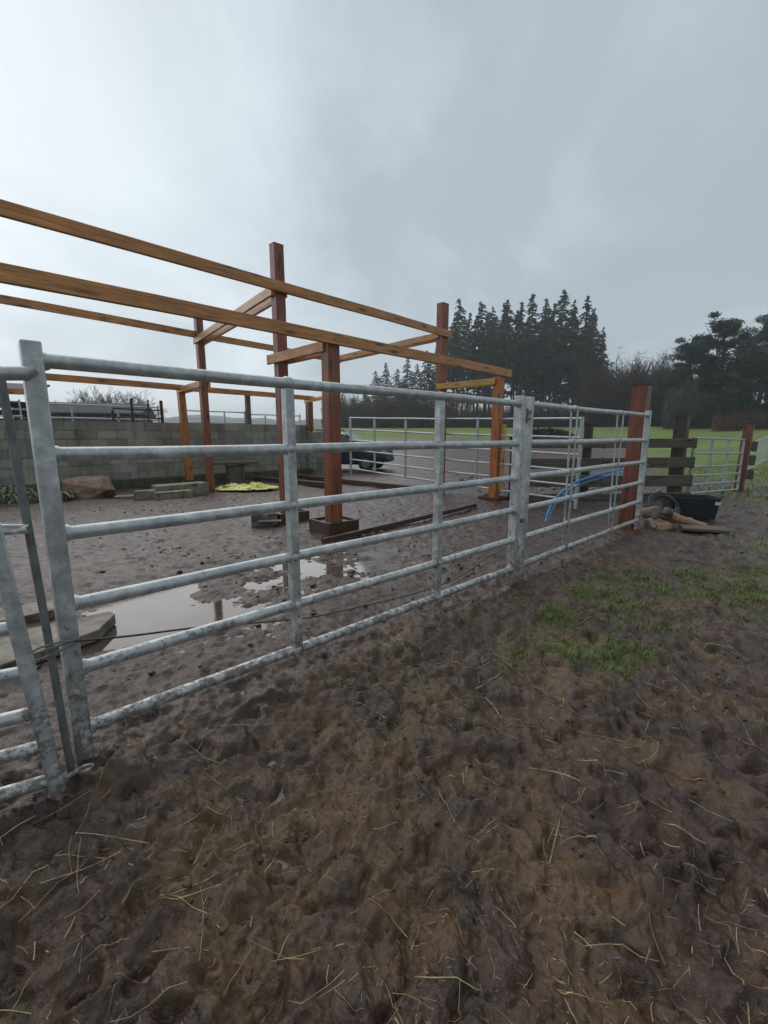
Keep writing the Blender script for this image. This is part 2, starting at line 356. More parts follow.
def ground_h(x,y):
    x=np.asarray(x,float);y=np.asarray(y,float)
    r=np.sqrt(x*x+y*y); gl=gateline(x,y)
    yard=ss(.05,.55,gl)
    wx=x+.06*fbm(x*3,y*3,2,91); wy=y+.06*fbm(x*3,y*3,2,77)
    h=.030*fbm(x*.8,y*.8,3,1)
    rough=1-.50*yard
    fade=1-ss(9,26,r)*.7
    h+=rough*.032*fbm(x*2.6,y*2.6,3,5)
    pr=prints(wx,wy,.24,.070,31)+.75*prints(wx+9.3,wy+4.1,.155,.045,57)
    pr*=.35+.65*ss(-.35,.25,fbm(x*.9,y*.9,2,141)+.1)
    h+=(rough-.12)*fade*.026*pr
    wx2=x+.05*fbm(x*9,y*9,3,191); wy2=y+.05*fbm(x*9,y*9,3,177)
    lump_=np.sqrt(np.abs(fbm(wx2*6.5,wy2*6.5,2,9))+1e-4)          # rounded lumps with sharp creases between them
    h+=rough*.052*(lump_-.45)*(1-ss(9,22,r))
    lump2=np.sqrt(np.abs(fbm(wx2*17,wy2*17,2,19))+1e-4)
    h+=(.35+.65*rough)*.026*(lump2-.45)*(1-ss(5,13,r))
    h+=rough*.010*(np.sqrt(np.abs(fbm(x*37,y*37,2,29))+1e-4)-.45)*(1-ss(3,8,r))
    h-=rough*.022*ss(.12,.35,fbm(wx*4.2,wy*4.2,3,39))*(1-ss(6,14,r))
    h+=.006*fbm(wx*45,wy*45,3,13,.6)*(1-ss(3,8,r))
    # puddle hollow behind the gate
    u=(x+1.35)*GD[0]+(y-4.0)*GD[1]; w=(x+1.35)*GN[0]+(y-4.0)*GN[1]
    e=(u/1.9)**2+((w-.0)/.70)**2
    h-=.064*np.exp(-e**1.2)*(.85+1.0*fbm(x*1.9,y*1.9,3,71))
    u2=(x+2.0)*GD[0]+(y-2.5)*GD[1]; w2=(x+2.0)*GN[0]+(y-2.5)*GN[1]
    h-=.022*np.exp(-((u2/1.3)**2+(w2/.4)**2))
    h-=.018*np.exp(-(((x-.1)/.7)**2+((y-5.0)/.6)**2))
    h+=yard*(1-ss(7,10,r))*(-.014)
    h+=.010*(1-yard)*(1-ss(3,5,r))
    # mud heaped along the foot of the gate
    h+=.028*np.exp(-((gl+.12)/.16)**2)*(.5+.9*fbm(x*2.3,y*2.3,3,83))*(x<6)
    return h+base_h(x,y)
def grassmask(x,y):
    r=np.sqrt(x*x+y*y)
    th=42-23*ss(.48,.66,x/np.maximum(y,.1))
    nz_=fbm(x*.12,y*.12,4,201)
    far=ss(-3,3,r-th+(.16*th)*nz_)
    far*=1-.8*ss(.1,.35,fbm(x*.09+3,y*.09,3,215))*(1-ss(30,45,r))
    def blob(cx,cy,a,b_,th,s):
        c,sn=math.cos(th),math.sin(th);u=((x-cx)*c+(y-cy)*sn)/a;w=(-(x-cx)*sn+(y-cy)*c)/b_
        return np.exp(-(u*u+w*w))
    near=blob(1.15,2.85,.55,.28,.75,0)+.8*blob(1.45,2.55,.35,.2,.3,0)+blob(1.75,3.25,.5,.25,.8,0)+blob(2.9,3.75,.85,.34,.45,0)+blob(3.9,4.2,1.0,.36,.35,0)+blob(2.1,3.9,.5,.2,.6,0)+blob(3.2,3.1,.35,.2,.3,0)*.7
    near=near*(.95+3.8*fbm(x*3.4,y*3.4,5,301,.68))
    mid=.9*blob(6.0,5.8,1.3,.35,.4,0)*(1+1.2*fbm(x*2,y*2,3,311))+.9*blob(11,10.5,3.0,1.6,.4,0)*(1+fbm(x,y,3,321))+blob(8.8,11.4,.6,.5,0,0)
    return np.clip(far,0,1),np.clip(near*1.1-.22,0,1),np.clip(mid,0,1)
# ground sheet: fine where it is near, coarse towards the horizon
ang=np.concatenate([np.linspace(R(-68),R(68),470),np.linspace(R(68),R(292),60)[1:-1]])
rad=np.concatenate([[0.02],np.exp(np.arange(math.log(.35),math.log(420),.0062)),[520,700,1000,1500]])
A,Q=np.meshgrid(ang,rad); X=np.sin(A)*Q; Y=np.cos(A)*Q
Z=ground_h(X.ravel(),Y.ravel()); na=len(ang);nr=len(rad)
V=np.stack([X.ravel(),Y.ravel(),Z],1)
ii,jj=np.meshgrid(np.arange(nr-1),np.arange(na),indexing='ij'); j2=(jj+1)%na
F=np.stack([ii*na+jj,(ii+1)*na+jj,(ii+1)*na+j2,ii*na+j2],-1).reshape(-1,4)[:,::-1]
gnd=npmesh('ground',V,F,M['ground'],smooth=True); tag(gnd,kind='structure')
fa,ne,mi=grassmask(V[:,0],V[:,1])
at=gnd.data.attributes.new('grass','FLOAT','POINT'); at.data.foreach_set('value',np.clip(fa+ne*.22+mi*.6,0,1).astype(np.float32))
gl=gateline(V[:,0],V[:,1]); yy=ss(-.05,.7,gl+.2*fbm(V[:,0]*1.5,V[:,1]*1.5,3,401))
oc_=np.exp(-(((V[:,0]+.15)/.75)**2+((V[:,1]-1.5)/.7)**2))+.6*np.exp(-(((V[:,0]-.9)/.5)**2+((V[:,1]-2.4)/.5)**2))
at=gnd.data.attributes.new('ochre','FLOAT','POINT'); at.data.foreach_set('value',oc_.astype(np.float32))
at=gnd.data.attributes.new('yard','FLOAT','POINT'); at.data.foreach_set('value',yy.astype(np.float32))
# standing water: one level sheet that shows wherever the mud dips below it
WL=-.052
xs=np.linspace(-4.5,4.5,10); wv=[(a,b_,WL) for b_ in np.linspace(.3,7.6,9) for a in xs]
wf=[(j*10+i,j*10+i+1,(j+1)*10+i+1,(j+1)*10+i) for j in range(8) for i in range(9)]
tag(npmesh('puddle',wv,wf,M['water'],smooth=True),kind='structure')
def hz(x,y): return float(ground_h(np.array([x]),np.array([y]))[0])
# ------------------------------------------------------------------ far hills
hx=np.linspace(-420,60,80); hv=[];hf=[]
for k,(yy_,sc) in enumerate(((330,0),(380,1),(450,1.25),(560,0))):
    for xx in hx:
        hgt=4+(10+9*float(fbm(np.array([xx*.012]),np.array([k*.3]),4,501)[0]))*sc
        hv.append((xx*(.8+yy_/1500),yy_,hgt if sc else 1))
for k in range(3):
    for i in range(79): hf.append((k*80+i,k*80+i+1,(k+1)*80+i+1,(k+1)*80+i))
M['hill']=simple('far_woodland',(.03,.042,.045,1),(.06,.075,.075,1),.9,.05,0)
tag(npmesh('hills',hv,hf,M['hill'],smooth=True),kind='structure')
# ------------------------------------------------------------------ galvanised gates
RZ=(1.67,1.325,1.015,.72,.436,.16)
def P(L,z,o=(-1.309,1.668),d=(.738,.6745),n=0):
    return Vector((o[0]+d[0]*L-d[1]*n,o[1]+d[1]*L+d[0]*n,z))
def cattle_gate(name,label,o,d,L,ups,stiles,group=None,dz0=0,dz1=0,r=.028,m=None,strap=(.045,.045),rz=RZ,foot=0,top=1.735,sw=.075,nt=14,cat='gate'):
    m=m or M['galv']; f=lambda L_,z,n=0:P(L_,z+dz0+(dz1-dz0)*L_/L,o,d,n)
    base=f(L/2,0); t=empty(name,base,label,cat,group)
    ph=random.random()*6
    for i,z in enumerate(rz):
        pts=[f(L*k/8,z+.003*math.sin(k*1.1+i+ph)) for k in range(9)]
        mb=MB().tube(pts,r,nt)
        for q in (.05,L-.05)+tuple(ups): mb.tube([f(q-.022,z),f(q-.010,z),f(q+.010,z),f(q+.022,z)],[r+.001,r+.006,r+.006,r+.001],nt)
        mb.build('rail',m,t)
    for s in stiles:
        MB().bar(f(s,foot),f(s,top),sw,sw*.75).build('stile',m,t,bevel=.006 if sw>.05 else 0)
    for s in ups:
        mb=MB()
        if strap[1]<.03:
            for sd in (-1,1): mb.bar(f(s+.03*sd,rz[-1]-.05,.0+sd*(r+.006)),f(s,rz[0]+.01,sd*(r+.006)),.010,strap[0])
        else:
            mb.bar(f(s,rz[-1]-.03,-.0),f(s,rz[0]-.03,0),strap[0],strap[1]); 
        mb.build('upright',m,t)
    return t
o1=(-1.309,1.668);d1=(.738,.6745)
g1=cattle_gate('cattle_gate','long galvanised six-rail foreground gate before the puddle, with box-section end posts',
    o1,d1,3.42,(1.08,2.32),(.02,3.40),strap=(.052,.05),sw=.085)
# welded ends, hinge coupling, foot
mb=MB(); mb.bar(P(3.45,1.60,n=-.02),P(3.52,1.60,n=-.02),.05,.03); mb.bar(P(3.45,1.54,n=-.02),P(3.52,1.54,n=-.02),.05,.02); mb.tube([P(3.47,1.50,n=-.03),P(3.47,1.63,n=-.03)],.012,8)
mb.build('hinge_bracket',M['galvdark'],g1)
MB().bar(P(3.44,.62,n=-.03),P(3.50,.62,n=-.03),.05,.04).build('hinge_bracket',M['galvdark'],g1)
g2=cattle_gate('cattle_gate','galvanised six-rail gate running from the double box post to the tall red timber post',
    (1.29,4.05),(.7297,.6838),3.40,(.98,2.30),(.03,3.36),strap=(.028,.012),sw=.075)
# near gate at the left, seen in part
o3=Vector((-1.262,1.478)); d3=Vector((-.883,-.469)) # runs away to the left, out of the picture
ng=empty('field_gate',(o3.x,o3.y,0),'galvanised gate cut off by the left edge, latch rod beside its leaning post','gate')
top=Vector((-1.37,1.452,1.50)); bot=Vector((-1.262,1.482,.045))
MB().bar(bot,Vector((-1.335,1.46,1.10)),.062,.05).build('stile',M['galv'],ng,bevel=.006)
def onst(z): return bot+(top-bot)*(z/1.5)
for z in (.055,.205,.35,.52,.70):
    p=onst(z); MB().tube([p,p+Vector((d3.x*1.9,d3.y*1.9,.0))],.025,14).build('rail',M['galv'],ng)
tp=Vector((-1.30,1.625,1.605))
MB().tube([tp+Vector((d3.x*1.9,d3.y*1.9,0)),tp+Vector((d3.x*.2,d3.y*.2,0)),tp+Vector((.02,.01,.012)),tp+Vector((.045,.02,.03))],[.027,.027,.025,.014],14).build('top_rail',M['galv'],ng)
MB().tube([(-1.315,1.56,1.585),(-1.285,1.56,.8),(-1.262,1.56,.03)],.0135,10).build('latch_rod',M['galvdark'],ng)
mb=MB(); mb.tube([(-1.42,1.50,1.055),(-1.36,1.50,1.065),(-1.315,1.53,1.06),(-1.288,1.545,1.065)],[.012,.015,.011,.016],8)
mb.tube([(-1.42,1.50,1.09),(-1.345,1.515,1.083),(-1.285,1.55,1.075)],.007,8)
mb.build('latch_bracket',M['brightmetal'],ng)
mb=MB(); mb.tube([(-1.30,1.50,.60),(-1.25,1.57,.602),(-1.22,1.62,.605)],.005,8); mb.tube([(-1.30,1.49,.575),(-1.26,1.56,.575),(-1.215,1.62,.59)],.004,8)
mb.tube([(-1.30,1.50,.61),(-1.28,1.52,.62),(-1.23,1.56,.622),(-1.215,1.6,.605),(-1.24,1.62,.6)],.004,8)
mb.build('chain_loop',M['galvdark'],ng)
mb=MB(); c0=Vector((-1.195,1.55,.085))
mb.tube([Vector((-1.33,1.475,.082)),Vector((-1.24,1.50,.086)),c0+Vector((-.02,-.013,0))],.009,8)
mb.tube([c0+Vector((.02*math.cos(a),.014*math.cos(a)+.0,.011*math.sin(a))) for a in [k*math.pi/6 for k in range(13)]],.006,6)
mb.build('bolt',M['galv'],ng)
# ------------------------------------------------------------------ timber shed frame
D=Vector((.72,.694,0)); N=Vector((-.694,.72,0))
P1=Vector((-.746,6.39,0));P2=Vector((2.40,9.50,0));P3=Vector((-1.66,7.36,0));P4=Vector((1.33,10.55,0))
P5=Vector((-4.36,10.95,0));P8=Vector((-1.58,13.9,0));P6=Vector((-5.50,12.35,0));P7=Vector((-2.62,15.75,0))
fr=empty('open_shed',(-1.2,9,0),'open timber frame of an unfinished shed with red-brown posts and raised middle beams','building')
TW=.175
def post(p,zt,m='post',w=TW,w2=None,label=None,lean=(0,0),z0=-.15):
    o=timber('post',(p.x,p.y,z0),(p.x+lean[0],p.y+lean[1],zt),w,w2 or w,M[m],fr,.006,up=(N.x,N.y,0))
    if label: o['label']=label
    return o
post(P1,2.73,'post',.20,.17); post(P2,2.60,'postn',.17,.17,'bright orange-brown corner post'); post(P3,4.28,'post',.17,.15)
post(P4,4.31,'post',.22,.18); post(P5,4.14,'post',.16,.16,lean=(-.02,0)); post(P8,3.75,'post',.15,.15)
post(P6,2.68,'postn',.17,.17,lean=(-.05,0),z0=.15); post(P7,2.60,'post',.20,.18,z0=1.55)
timber('post',(P7.x+.05,P7.y-.03,-.1),(P7.x+.05,P7.y-.03,1.7),.08,.08,M['darkwood'],fr)
pm=Vector((-4.45,14.7,0)); timber('post',(pm.x,pm.y,-.1),(pm.x,pm.y,2.66),.14,.14,M['oldwood'],fr)
def beam(a,b_,z,ext0,ext1,off,w=.06,h=.15,m='beam',z1=None,name='beam'):
    d=(b_-a).normalized(); n=Vector((-d.y,d.x,0)); p0=a-d*ext0+n*off; p1=b_+d*ext1+n*off
    return timber(name,(p0.x,p0.y,z),(p1.x,p1.y,z if z1 is None else z1),w,h,M[m],fr,.005,wob=.004)
beam(P1,P2,2.71,4.2,.26,-.12,z1=2.67)                    # front row
beam(P3,P4,3.63,4.6,.16,-.13,z1=3.66)                     # raised row
beam(P5,P8,3.82,4.6,.42,.11,z1=3.68)                      # raised back row
beam(P6,P7,2.65,4.2,.12,-.12)                     # low back row
def pair(a,b_,z,e0,e1,s=.105,h=.14,w=.05,m='beam'):
    for k in (-1,1): beam(a,b_,z,e0,e1,k*s,w,h,m,name='tie_beam')
pair(P3,P5,3.60,.05,.12); pair(P1,P3,2.60,.0,.20); pair(P5,P6,2.60,.1,.1); pair(P4,P8,3.62,.0,.1,.10)
pair(P2,P4,2.50,-.02,.05,.10,.12,.045,'yellowwood'); beam(P8,P7,2.56,.1,.15,.1,.05,.12,name='tie_beam')
for p,z,w_ in ((P1,2.71,.10),(P3,3.64,.09),(P4,3.66,.11),(P2,2.67,.09),(P3,2.60,.09),(P5,3.60,.09)):
    for k in (-.03,.03):
        q=p-N*(.155 if z!=2.60 else .09)+D*k; MB().tube([(q.x,q.y,z+k*.9),(q.x-N.x*.012,q.y-N.y*.012,z+k*.9)],.011,6).build('bolt',M['galvdark'],fr)
b_=timber('brace_board',(P2.x+.12,P2.y-.09,.25),(P2.x+.13,P2.y-.09,1.62),.05,.09,M['yellowwood'],fr,up=(N.x,N.y,0))
b_['label']='yellow fresh board fixed to the corner post'
def footing(p,s,h,rz):
    f=empty('footing',(0,0,0),None,None); f.parent=fr; f.location=Vector((p.x,p.y,0))-fr.location
    return f
def formbox(p,s,h,rz=.716):
    mb=MB(); c,sn=math.cos(rz),math.sin(rz)
    for a,dx in ((0,1),(0,-1),(1,1),(1,-1)):
        q=(dx*(s/2),0) if a else (0,dx*(s/2))
        x=p.x+q[0]*c-q[1]*sn; y=p.y+q[0]*sn+q[1]*c
        mb.box((x,y,h/2-.03),((.035,s-.037,h+.06) if a else (s+.035,.035,h+.06)),rz)
    o=mb.build('formwork_box',M['formwood'],fr,bevel=.004)
    MB().box((p.x,p.y,h/2-.06),(s-.04,s-.04,h+.04),rz).build('concrete_fill',M['slab'],o)
formbox(P1,.50,.17); formbox(P3,.52,.13)
formbox(P2,.45,.08)
# sill timbers on the ground
t=timber('sill_timber',(-3.2,14.6,.07),(.9,10.9,.05),.16,.15,M['formwood']); tag(t,'long dark red timber lying along the far end of the yard under the rear gates','timber')
t=timber('sill_timber',(-4.0,13.6,.06),(-1.25,11.6,.06),.14,.14,M['formwood']); tag(t,'dark red timber lying on the mud left of the front post','timber')
t=timber('batten',(-.80,5.55,.035),(1.78,8.42,.05),.05,.07,M['formwood']); tag(t,'long thin dark batten lying across the mud beside the boxed post','timber')
# ------------------------------------------------------------------ block wall
wd=Vector((.735,.678,0)); wn=Vector((-.678,.735,0)); w0=Vector((-5.62,12.85,0))+wn*.18
wl=empty('block_wall',w0-wd*1.5,'grey concrete block wall across the back of the yard with a mossy footing','wall')
mb=MB(); bl=.45;bh=.222
for c in range(8):
    k=-18-(.5 if c%2 else 0)
    while k*bl<4.15:
        if random.random()<.985 or c<7:
            L0=k*bl; cc=w0+wd*(L0+bl/2)+wn*(.10+random.uniform(-.012,.012))
            mb.box((cc.x,cc.y,-.04+c*bh+bh/2),(bl-.016,.2,bh-.016),math.atan2(wd.y,wd.x),random.random())
        k+=1
mb.build('blockwork',M['block'],wl,bevel=0,smooth=False)
a=w0+wd*-8.2;b2_=w0+wd*4.1
MB().bar((a+wn*.10).to_tuple()[:2]+(.86,),(b2_+wn*.10).to_tuple()[:2]+(.86,),.172,1.75,var=.1).build('mortar',M['block'],wl)
a=a-wn*.14;b2_=b2_-wn*.14
mb=MB(); k=0
while k<41:
    q0=a+(b2_-a)*k/41; q1=a+(b2_-a)*(k+1)/41; mb.bar((q0.x,q0.y,.10+random.uniform(-.01,.01)),(q1.x,q1.y,.10),.27+random.uniform(-.02,.02),.26); k+=1
mb.build('footing',M['toe'],wl,bevel=.02)
# return of the wall by the corner
cw=w0+wd*4.2
rw=MB()
for c in range(7):
    for k in range(3):
        q=cw+Vector((.65,-.55,0)).normalized()*(k*.45+.25); rw.box((q.x,q.y,-.04+c*bh+bh/2),(.44,.2,bh-.011),-.70,random.random())
rw.build('return_wall',M['block'],wl,smooth=False)
# rails behind the wall
def wall_rail(name,label,L0,L1,z,group='gates standing behind the block wall',m='galvfar'):
    o=w0+wn*.55+wd*L0
    return cattle_gate(name,label,(o.x,o.y),(wd.x,wd.y),L1-L0,[(L1-L0)*q for q in (.3,.65)],(.03,L1-L0-.03),group,dz0=z,dz1=z,r=.02,m=M[m],strap=(.04,.04),foot=.1,top=1.72,sw=.045,nt=8)
wall_rail('cattle_gate','galvanised gate behind the wall in front of the grey barn',-3.55,-.55,.50)
wall_rail('cattle_gate','galvanised gate behind the wall just right of the tall rear post',.05,2.1,.45)
wall_rail('cattle_gate','galvanised gate behind the wall at its right-hand end',2.2,4.2,.40)
wall_rail('cattle_gate','galvanised gate behind the wall beside the dark lean-to at the far left',-6.8,-3.65,.52)
# rusty hurdle
o=w0+wn*.35; t=empty('rusty_hurdle',o+wd*-.9,'dark rusty metal hurdle with uneven uprights standing behind the block wall','hurdle')
def wp(L,z,n=.35): q=w0+wn*n+wd*L; return Vector((q.x,q.y,z))
for L_,zt,r_ in ((-1.75,2.05,.035),(-1.28,2.38,.035),(-.90,2.36,.022),(-.52,2.36,.045)):
    MB().tube([wp(L_,0.0),wp(L_-.02,1.5),wp(L_+.02*(1 if r_<.03 else -1),zt)],r_,7).build('upright',M['rust'],t)
for za,zb in ((2.10,2.08),(1.86,1.86),(1.3,1.3)): MB().tube([wp(-1.78,za),wp(-.5,zb)],.022,7).build('cross_bar',M['rust'],t)
# ------------------------------------------------------------------ rear yard gates
oA=Vector((-1.03,13.4)); dA=(Vector((3.66,8.12))-oA).normalized()
cattle_gate('cattle_gate','galvanised six-rail gate in front of the dark blue car',tuple(oA),tuple(dA),3.62,(1.15,2.4),(.03,3.59),'rear yard gates',dz0=.23,dz1=.10,r=.022,m=M['galvfar'],strap=(.045,.045),sw=.06,nt=10,top=1.69)
oB=oA+dA*3.68
cattle_gate('cattle_gate','galvanised six-rail gate right behind the bright orange corner post',tuple(oB),tuple(dA),3.35,(1.0,2.15),(.03,3.32),'rear yard gates',dz0=.10,dz1=.02,r=.022,m=M['galvfar'],strap=(.045,.045),sw=.06,nt=10,top=1.70)
# ------------------------------------------------------------------ tall red post and sleeper fence
t=timber('timber_post',(3.68,6.50,-.2),(3.72,6.52,2.10),.20,.20,M['redpost'],None,.008,up=(.735,.678,0)); tag(t,'tall red-brown timber post carrying the far end of the second gate','post')
sf=empty('sleeper_fence',(4.6,9.45,0),'dark fence of four wide sleeper rails behind the second gate','fence')
f0=Vector((2.75,9.40,0));f1=Vector((6.75,9.62,0))
for zc,hh in ((1.215,.20),(.80,.22),(.41,.24),(.02,.24)):
    for a,b__ in ((0,.49),(.492,1.0)):
        q0=f0+(f1-f0)*a;q1=f0+(f1-f0)*b__
        timber('rail',(q0.x,q0.y,zc+random.uniform(-.01,.01)),(q1.x,q1.y,zc+random.uniform(-.015,.01)),.10,hh,M['oldwood'],sf,.01)
for q,zt,w in ((Vector((4.42,9.62,0)),1.62,.17),(Vector((6.55,9.82,0)),1.80,.30),(Vector((2.85,9.56,0)),1.4,.2)):
    timber('post',(q.x,q.y,-.2),(q.x,q.y,zt),w,w*.8,M['darkwood'],sf,.012,up=(N.x,N.y,0))
fg=cattle_gate('field_gate','galvanised field gate between sleeper fence and short red post',(6.80,9.75),(.866,.50),2.45,(.85,1.65),(.03,2.42),None,dz0=.0,dz1=-.05,r=.021,m=M['galvfar'],strap=(.05,.03),sw=.05,rz=(1.33,1.0,.70,.50,.30,.10),foot=.05,top=1.35,nt=10)
t=timber('timber_post',(8.99,11.05,-.2),(9.05,11.06,1.66),.19,.19,M['redpost'],None,.008); tag(t,'short red-brown post at the far end of the field gate','post')
s2=empty('sleeper_fence',(9.6,11.45,0),'short run of three stacked sleepers between the short red post and the crowd barrier','fence')
for zc in (1.12,.76,.40): timber('rail',(9.14,11.30,zc),(9.52,11.36,zc-.01),.11,.24,M['oldwood'],s2,.012)
for xx in (9.40,): timber('post',(xx,11.5,-.2),(xx+.02,11.5,1.30),.14,.13,M['darkwood'],s2,.01)
# crowd barrier
bo=Vector((12.80,15.5,0)); bdir=Vector((.80,.60,.115)); bL=2.4
cb=empty('crowd_barrier',bo,'pale galvanised crowd control barrier on the grass at the right edge','barrier')
up=Vector((0,0,1)); fp=lambda s,z:bo+bdir*s+up*z
mb=MB(); pts=[fp(.0,.18),fp(0,.95)]+[fp(.12-.12*math.cos(a),.95+.14*math.sin(a)) for a in (.4,.8,1.2,1.57)]+[fp(bL-.12,1.09)]+[fp(bL-.12+.12*math.sin(a),.95+.14*math.cos(a)) for a in (.4,.8,1.2,1.57)]+[fp(bL,.18),fp(0,.18)]
mb.tube(pts,.024,8).build('frame',M['galvfar'],cb)
for k in range(1,17): MB().tube([fp(k*bL/17,.18),fp(k*bL/17,1.09)],.010,6).build('bar',M['galvfar'],cb)
for s in (.15,bL-.15):
    nn_=Vector((.6,-.8,0)); MB().tube([fp(s,.18)+nn_*.05,fp(s,.03)+nn_*.35],.018,6).tube([fp(s,.18)-nn_*.05,fp(s,.06)-nn_*.3],.018,6).build('foot',M['galvfar'],cb)
# ------------------------------------------------------------------ blue hose, black cable
def spline(pts,k=8):
    out=[];pts=[Vector(p) for p in pts];n=len(pts)
    for i in range(n-1):
        a=pts[max(i-1,0)];b_=pts[i];c=pts[i+1];d=pts[min(i+2,n-1)]
        for q in range(k):
            t=q/k; out.append(.5*((2*b_)+(c-a)*t+(2*a-5*b_+4*c-d)*t*t+(3*b_-a-3*c+d)*t**3))
    out.append(pts[-1]); return out
mb=MB(); mb.tube(spline([(2.66,7.05,-.02),(2.72,7.15,.12),(2.88,7.3,.33),(3.25,7.55,.55),(3.75,7.8,.68),(4.4,8.2,.76),(5.2,9.0,.80),(5.6,9.3,.76)]),.020,10)
mb.tube(spline([(2.74,7.12,-.02),(2.80,7.2,.14),(3.02,7.38,.36),(3.40,7.62,.53),(3.95,7.9,.64),(4.5,8.3,.69),(5.2,9.1,.72)]),.012,10)
tag(mb.build('hose',M['blue']),'bright blue water hose arching up out of the mud behind the second gate','hose')
cp=[(-1.20,1.62,.60),(-1.05,1.92,.50),(-.95,2.35,.30)]
mb=MB(); gp=[(-1.27,1.60,.60),(-1.16,1.86,.50),(-1.03,2.25,.36),(-.80,2.75,.17),(-.55,3.1,.05),(-.2,3.35,.03),(.2,3.62,.025),(.6,3.95,.03),(.9,4.35,.03),(1.15,4.75,.04),(1.5,5.2,.03)]
mb.tube(spline(gp),.005,8); tag(mb.build('cable',M['cable']),'thin black cable trailing from the left gate post across the puddled mud','cable')
# ------------------------------------------------------------------ rocks, slabs, blocks
def boulder(c,d):
    import bmesh
    r=random.Random(23); bm=bmesh.new()
    for _ in range(22):
        v=Vector((r.gauss(0,1),r.gauss(0,1),r.gauss(0,1))).normalized(); bm.verts.new((v.x*d[0]/2*1.05,v.y*d[1]/2,v.z*d[2]/2))
    res=bmesh.ops.convex_hull(bm,input=bm.verts[:]); bmesh.ops.delete(bm,geom=[g_ for g_ in res['geom_interior'] if isinstance(g_,bmesh.types.BMVert)],context='VERTS')
    bmesh.ops.triangulate(bm,faces=bm.faces[:]); bmesh.ops.subdivide_edges(bm,edges=bm.edges[:],cuts=5,use_grid_fill=True)
    co_=np.array([v.co[:] for v in bm.verts]); n1_=fbm(co_[:,0]*3+co_[:,2]*2,co_[:,1]*3-co_[:,2]*2.3,4,701); n2_=fbm(co_[:,0]*11+co_[:,2]*7,co_[:,1]*9-co_[:,2]*8,3,702)
    for v,a_,b_ in zip(bm.verts,n1_,n2_): v.co*=1+.10*a_+.035*b_
    me=bpy.data.meshes.new('boulder'); bm.to_mesh(me); bm.free(); me.materials.append(M['rock'])
    me.polygons.foreach_set('use_smooth',[True]*len(me.polygons)); me.set_sharp_from_angle(angle=R(22))
    o=bpy.data.objects.new('boulder',me); C.objects.link(o); o.location=c; return o
def lump(name,c,d,m,seed,rz=0,sub=3,rough=.25,flat=True,parent=None):
    import bmesh
    bm=bmesh.new(); bmesh.ops.create_icosphere(bm,subdivisions=sub,radius=1)
    rr=random.Random(seed); ns=[(Vector((rr.gauss(0,1),rr.gauss(0,1),rr.gauss(0,1))).normalized(),rr.uniform(.55,.9)) for _ in range(9)]
    for v in bm.verts:
        p=v.co.copy()
        for nn_,k in ns:
            e_=p.dot(nn_)-k
            if e_>0: p-=nn_*e_
        p*=1+rough*.3*math.sin(p.x*5+seed)*math.cos(p.y*4+seed)*.5
        v.co=Vector((p.x*d[0]/2,p.y*d[1]/2,p.z*d[2]/2))
    bm.transform(Matrix.Rotation(rz,4,'Z')); bm.transform(Matrix.Translation(Vector(c)))
    me=bpy.data.meshes.new(name); bm.to_mesh(me); bm.free(); me.materials.append(m)
    me.polygons.foreach_set('use_smooth',[True]*len(me.polygons)); me.set_sharp_from_angle(angle=R(28))
    o=bpy.data.objects.new(name,me); C.objects.link(o)
    if parent is None: origin(o,(c[0],c[1],c[2]-d[2]/2))
    else:
        o.parent=parent; o.location=-parent.location
    return o
tag(boulder((-6.75,9.95,.14),(1.25,.85,.80)),'large reddish-brown boulder on the mud in front of the block wall','boulder')
def slab(name,c,d,rz,m,label,cat,group=None,tilt=(0,0)):
    mb=MB(); mb.box((0,0,0),d); o=mb.build(name,M[m],None,bevel=.008,smooth=True); o.location=c; o.rotation_euler=(tilt[0],tilt[1],rz)
    return tag(o,label,cat,group)
slab('concrete_block',(-5.28,9.62,.09),(.42,.26,.2),.35,'mosscon','small concrete block lying on its own right of the boulder','block')
slab('concrete_block',(-4.72,9.75,.07),(.78,.30,.18),.75,'mosscon','long concrete block lying flat at the front of the low stack','block')
slab('stone_lintel',(-4.78,10.25,.13),(1.15,.42,.28),.78,'mosscon','broad mossy concrete lintel at the back of the low stack','lintel')
slab('flat_stone',(-5.75,9.75,.03),(.5,.3,.06),.3,'slab','thin flat stone half sunk in mud beside the small concrete block','stone')
def flag(pts,zt,th,label):
    n_=len(pts); mb=MB(); mb.add([(x,y,zt) for x,y in pts]+[(x,y,zt-th) for x,y in pts],[tuple(range(n_)),tuple(reversed(range(n_,2*n_)))]+[(i,i+n_,(i+1)%n_+n_,(i+1)%n_) for i in range(n_)])
    o=mb.build('concrete_slab',M['slab'],None,bevel=.008); origin(o,(pts[0][0],pts[0][1],zt-th)); return tag(o,label,'slab')
flag([(-3.35,2.32),(-2.67,2.85),(-2.16,3.26),(-2.08,3.20),(-2.03,2.92),(-2.31,2.43),(-2.72,1.92)][::-1],.035,.08,'large flat concrete slab lying in the mud behind the left gate')
flag([(-3.35,3.08),(-2.81,3.54),(-2.62,3.30),(-3.15,2.84)][::-1],.03,.08,'narrow concrete slab lying just behind the large slab')
slab('concrete_block',(-1.93,6.93,.06),(.40,.30,.22),.3,'concrete','dark wet concrete block beside the foot of the tall front post','block')
slab('timber_offcut',(-1.80,6.78,.06),(.36,.07,.03),.1,'stone','short pale offcut of wood lying in front of the wet concrete block','offcut')
tb=empty('stump_table',(-4.40,12.9,0),'low plank seat on a thick stump near the block wall','seat')
timber('seat',(-5.05,12.72,.58),(-3.75,13.05,.60),.36,.085,M['oldwood'],tb,.012)
timber('stump',(-4.40,12.92,-.05),(-4.38,12.90,.55),.44,.40,M['oldwood'],tb,.05)
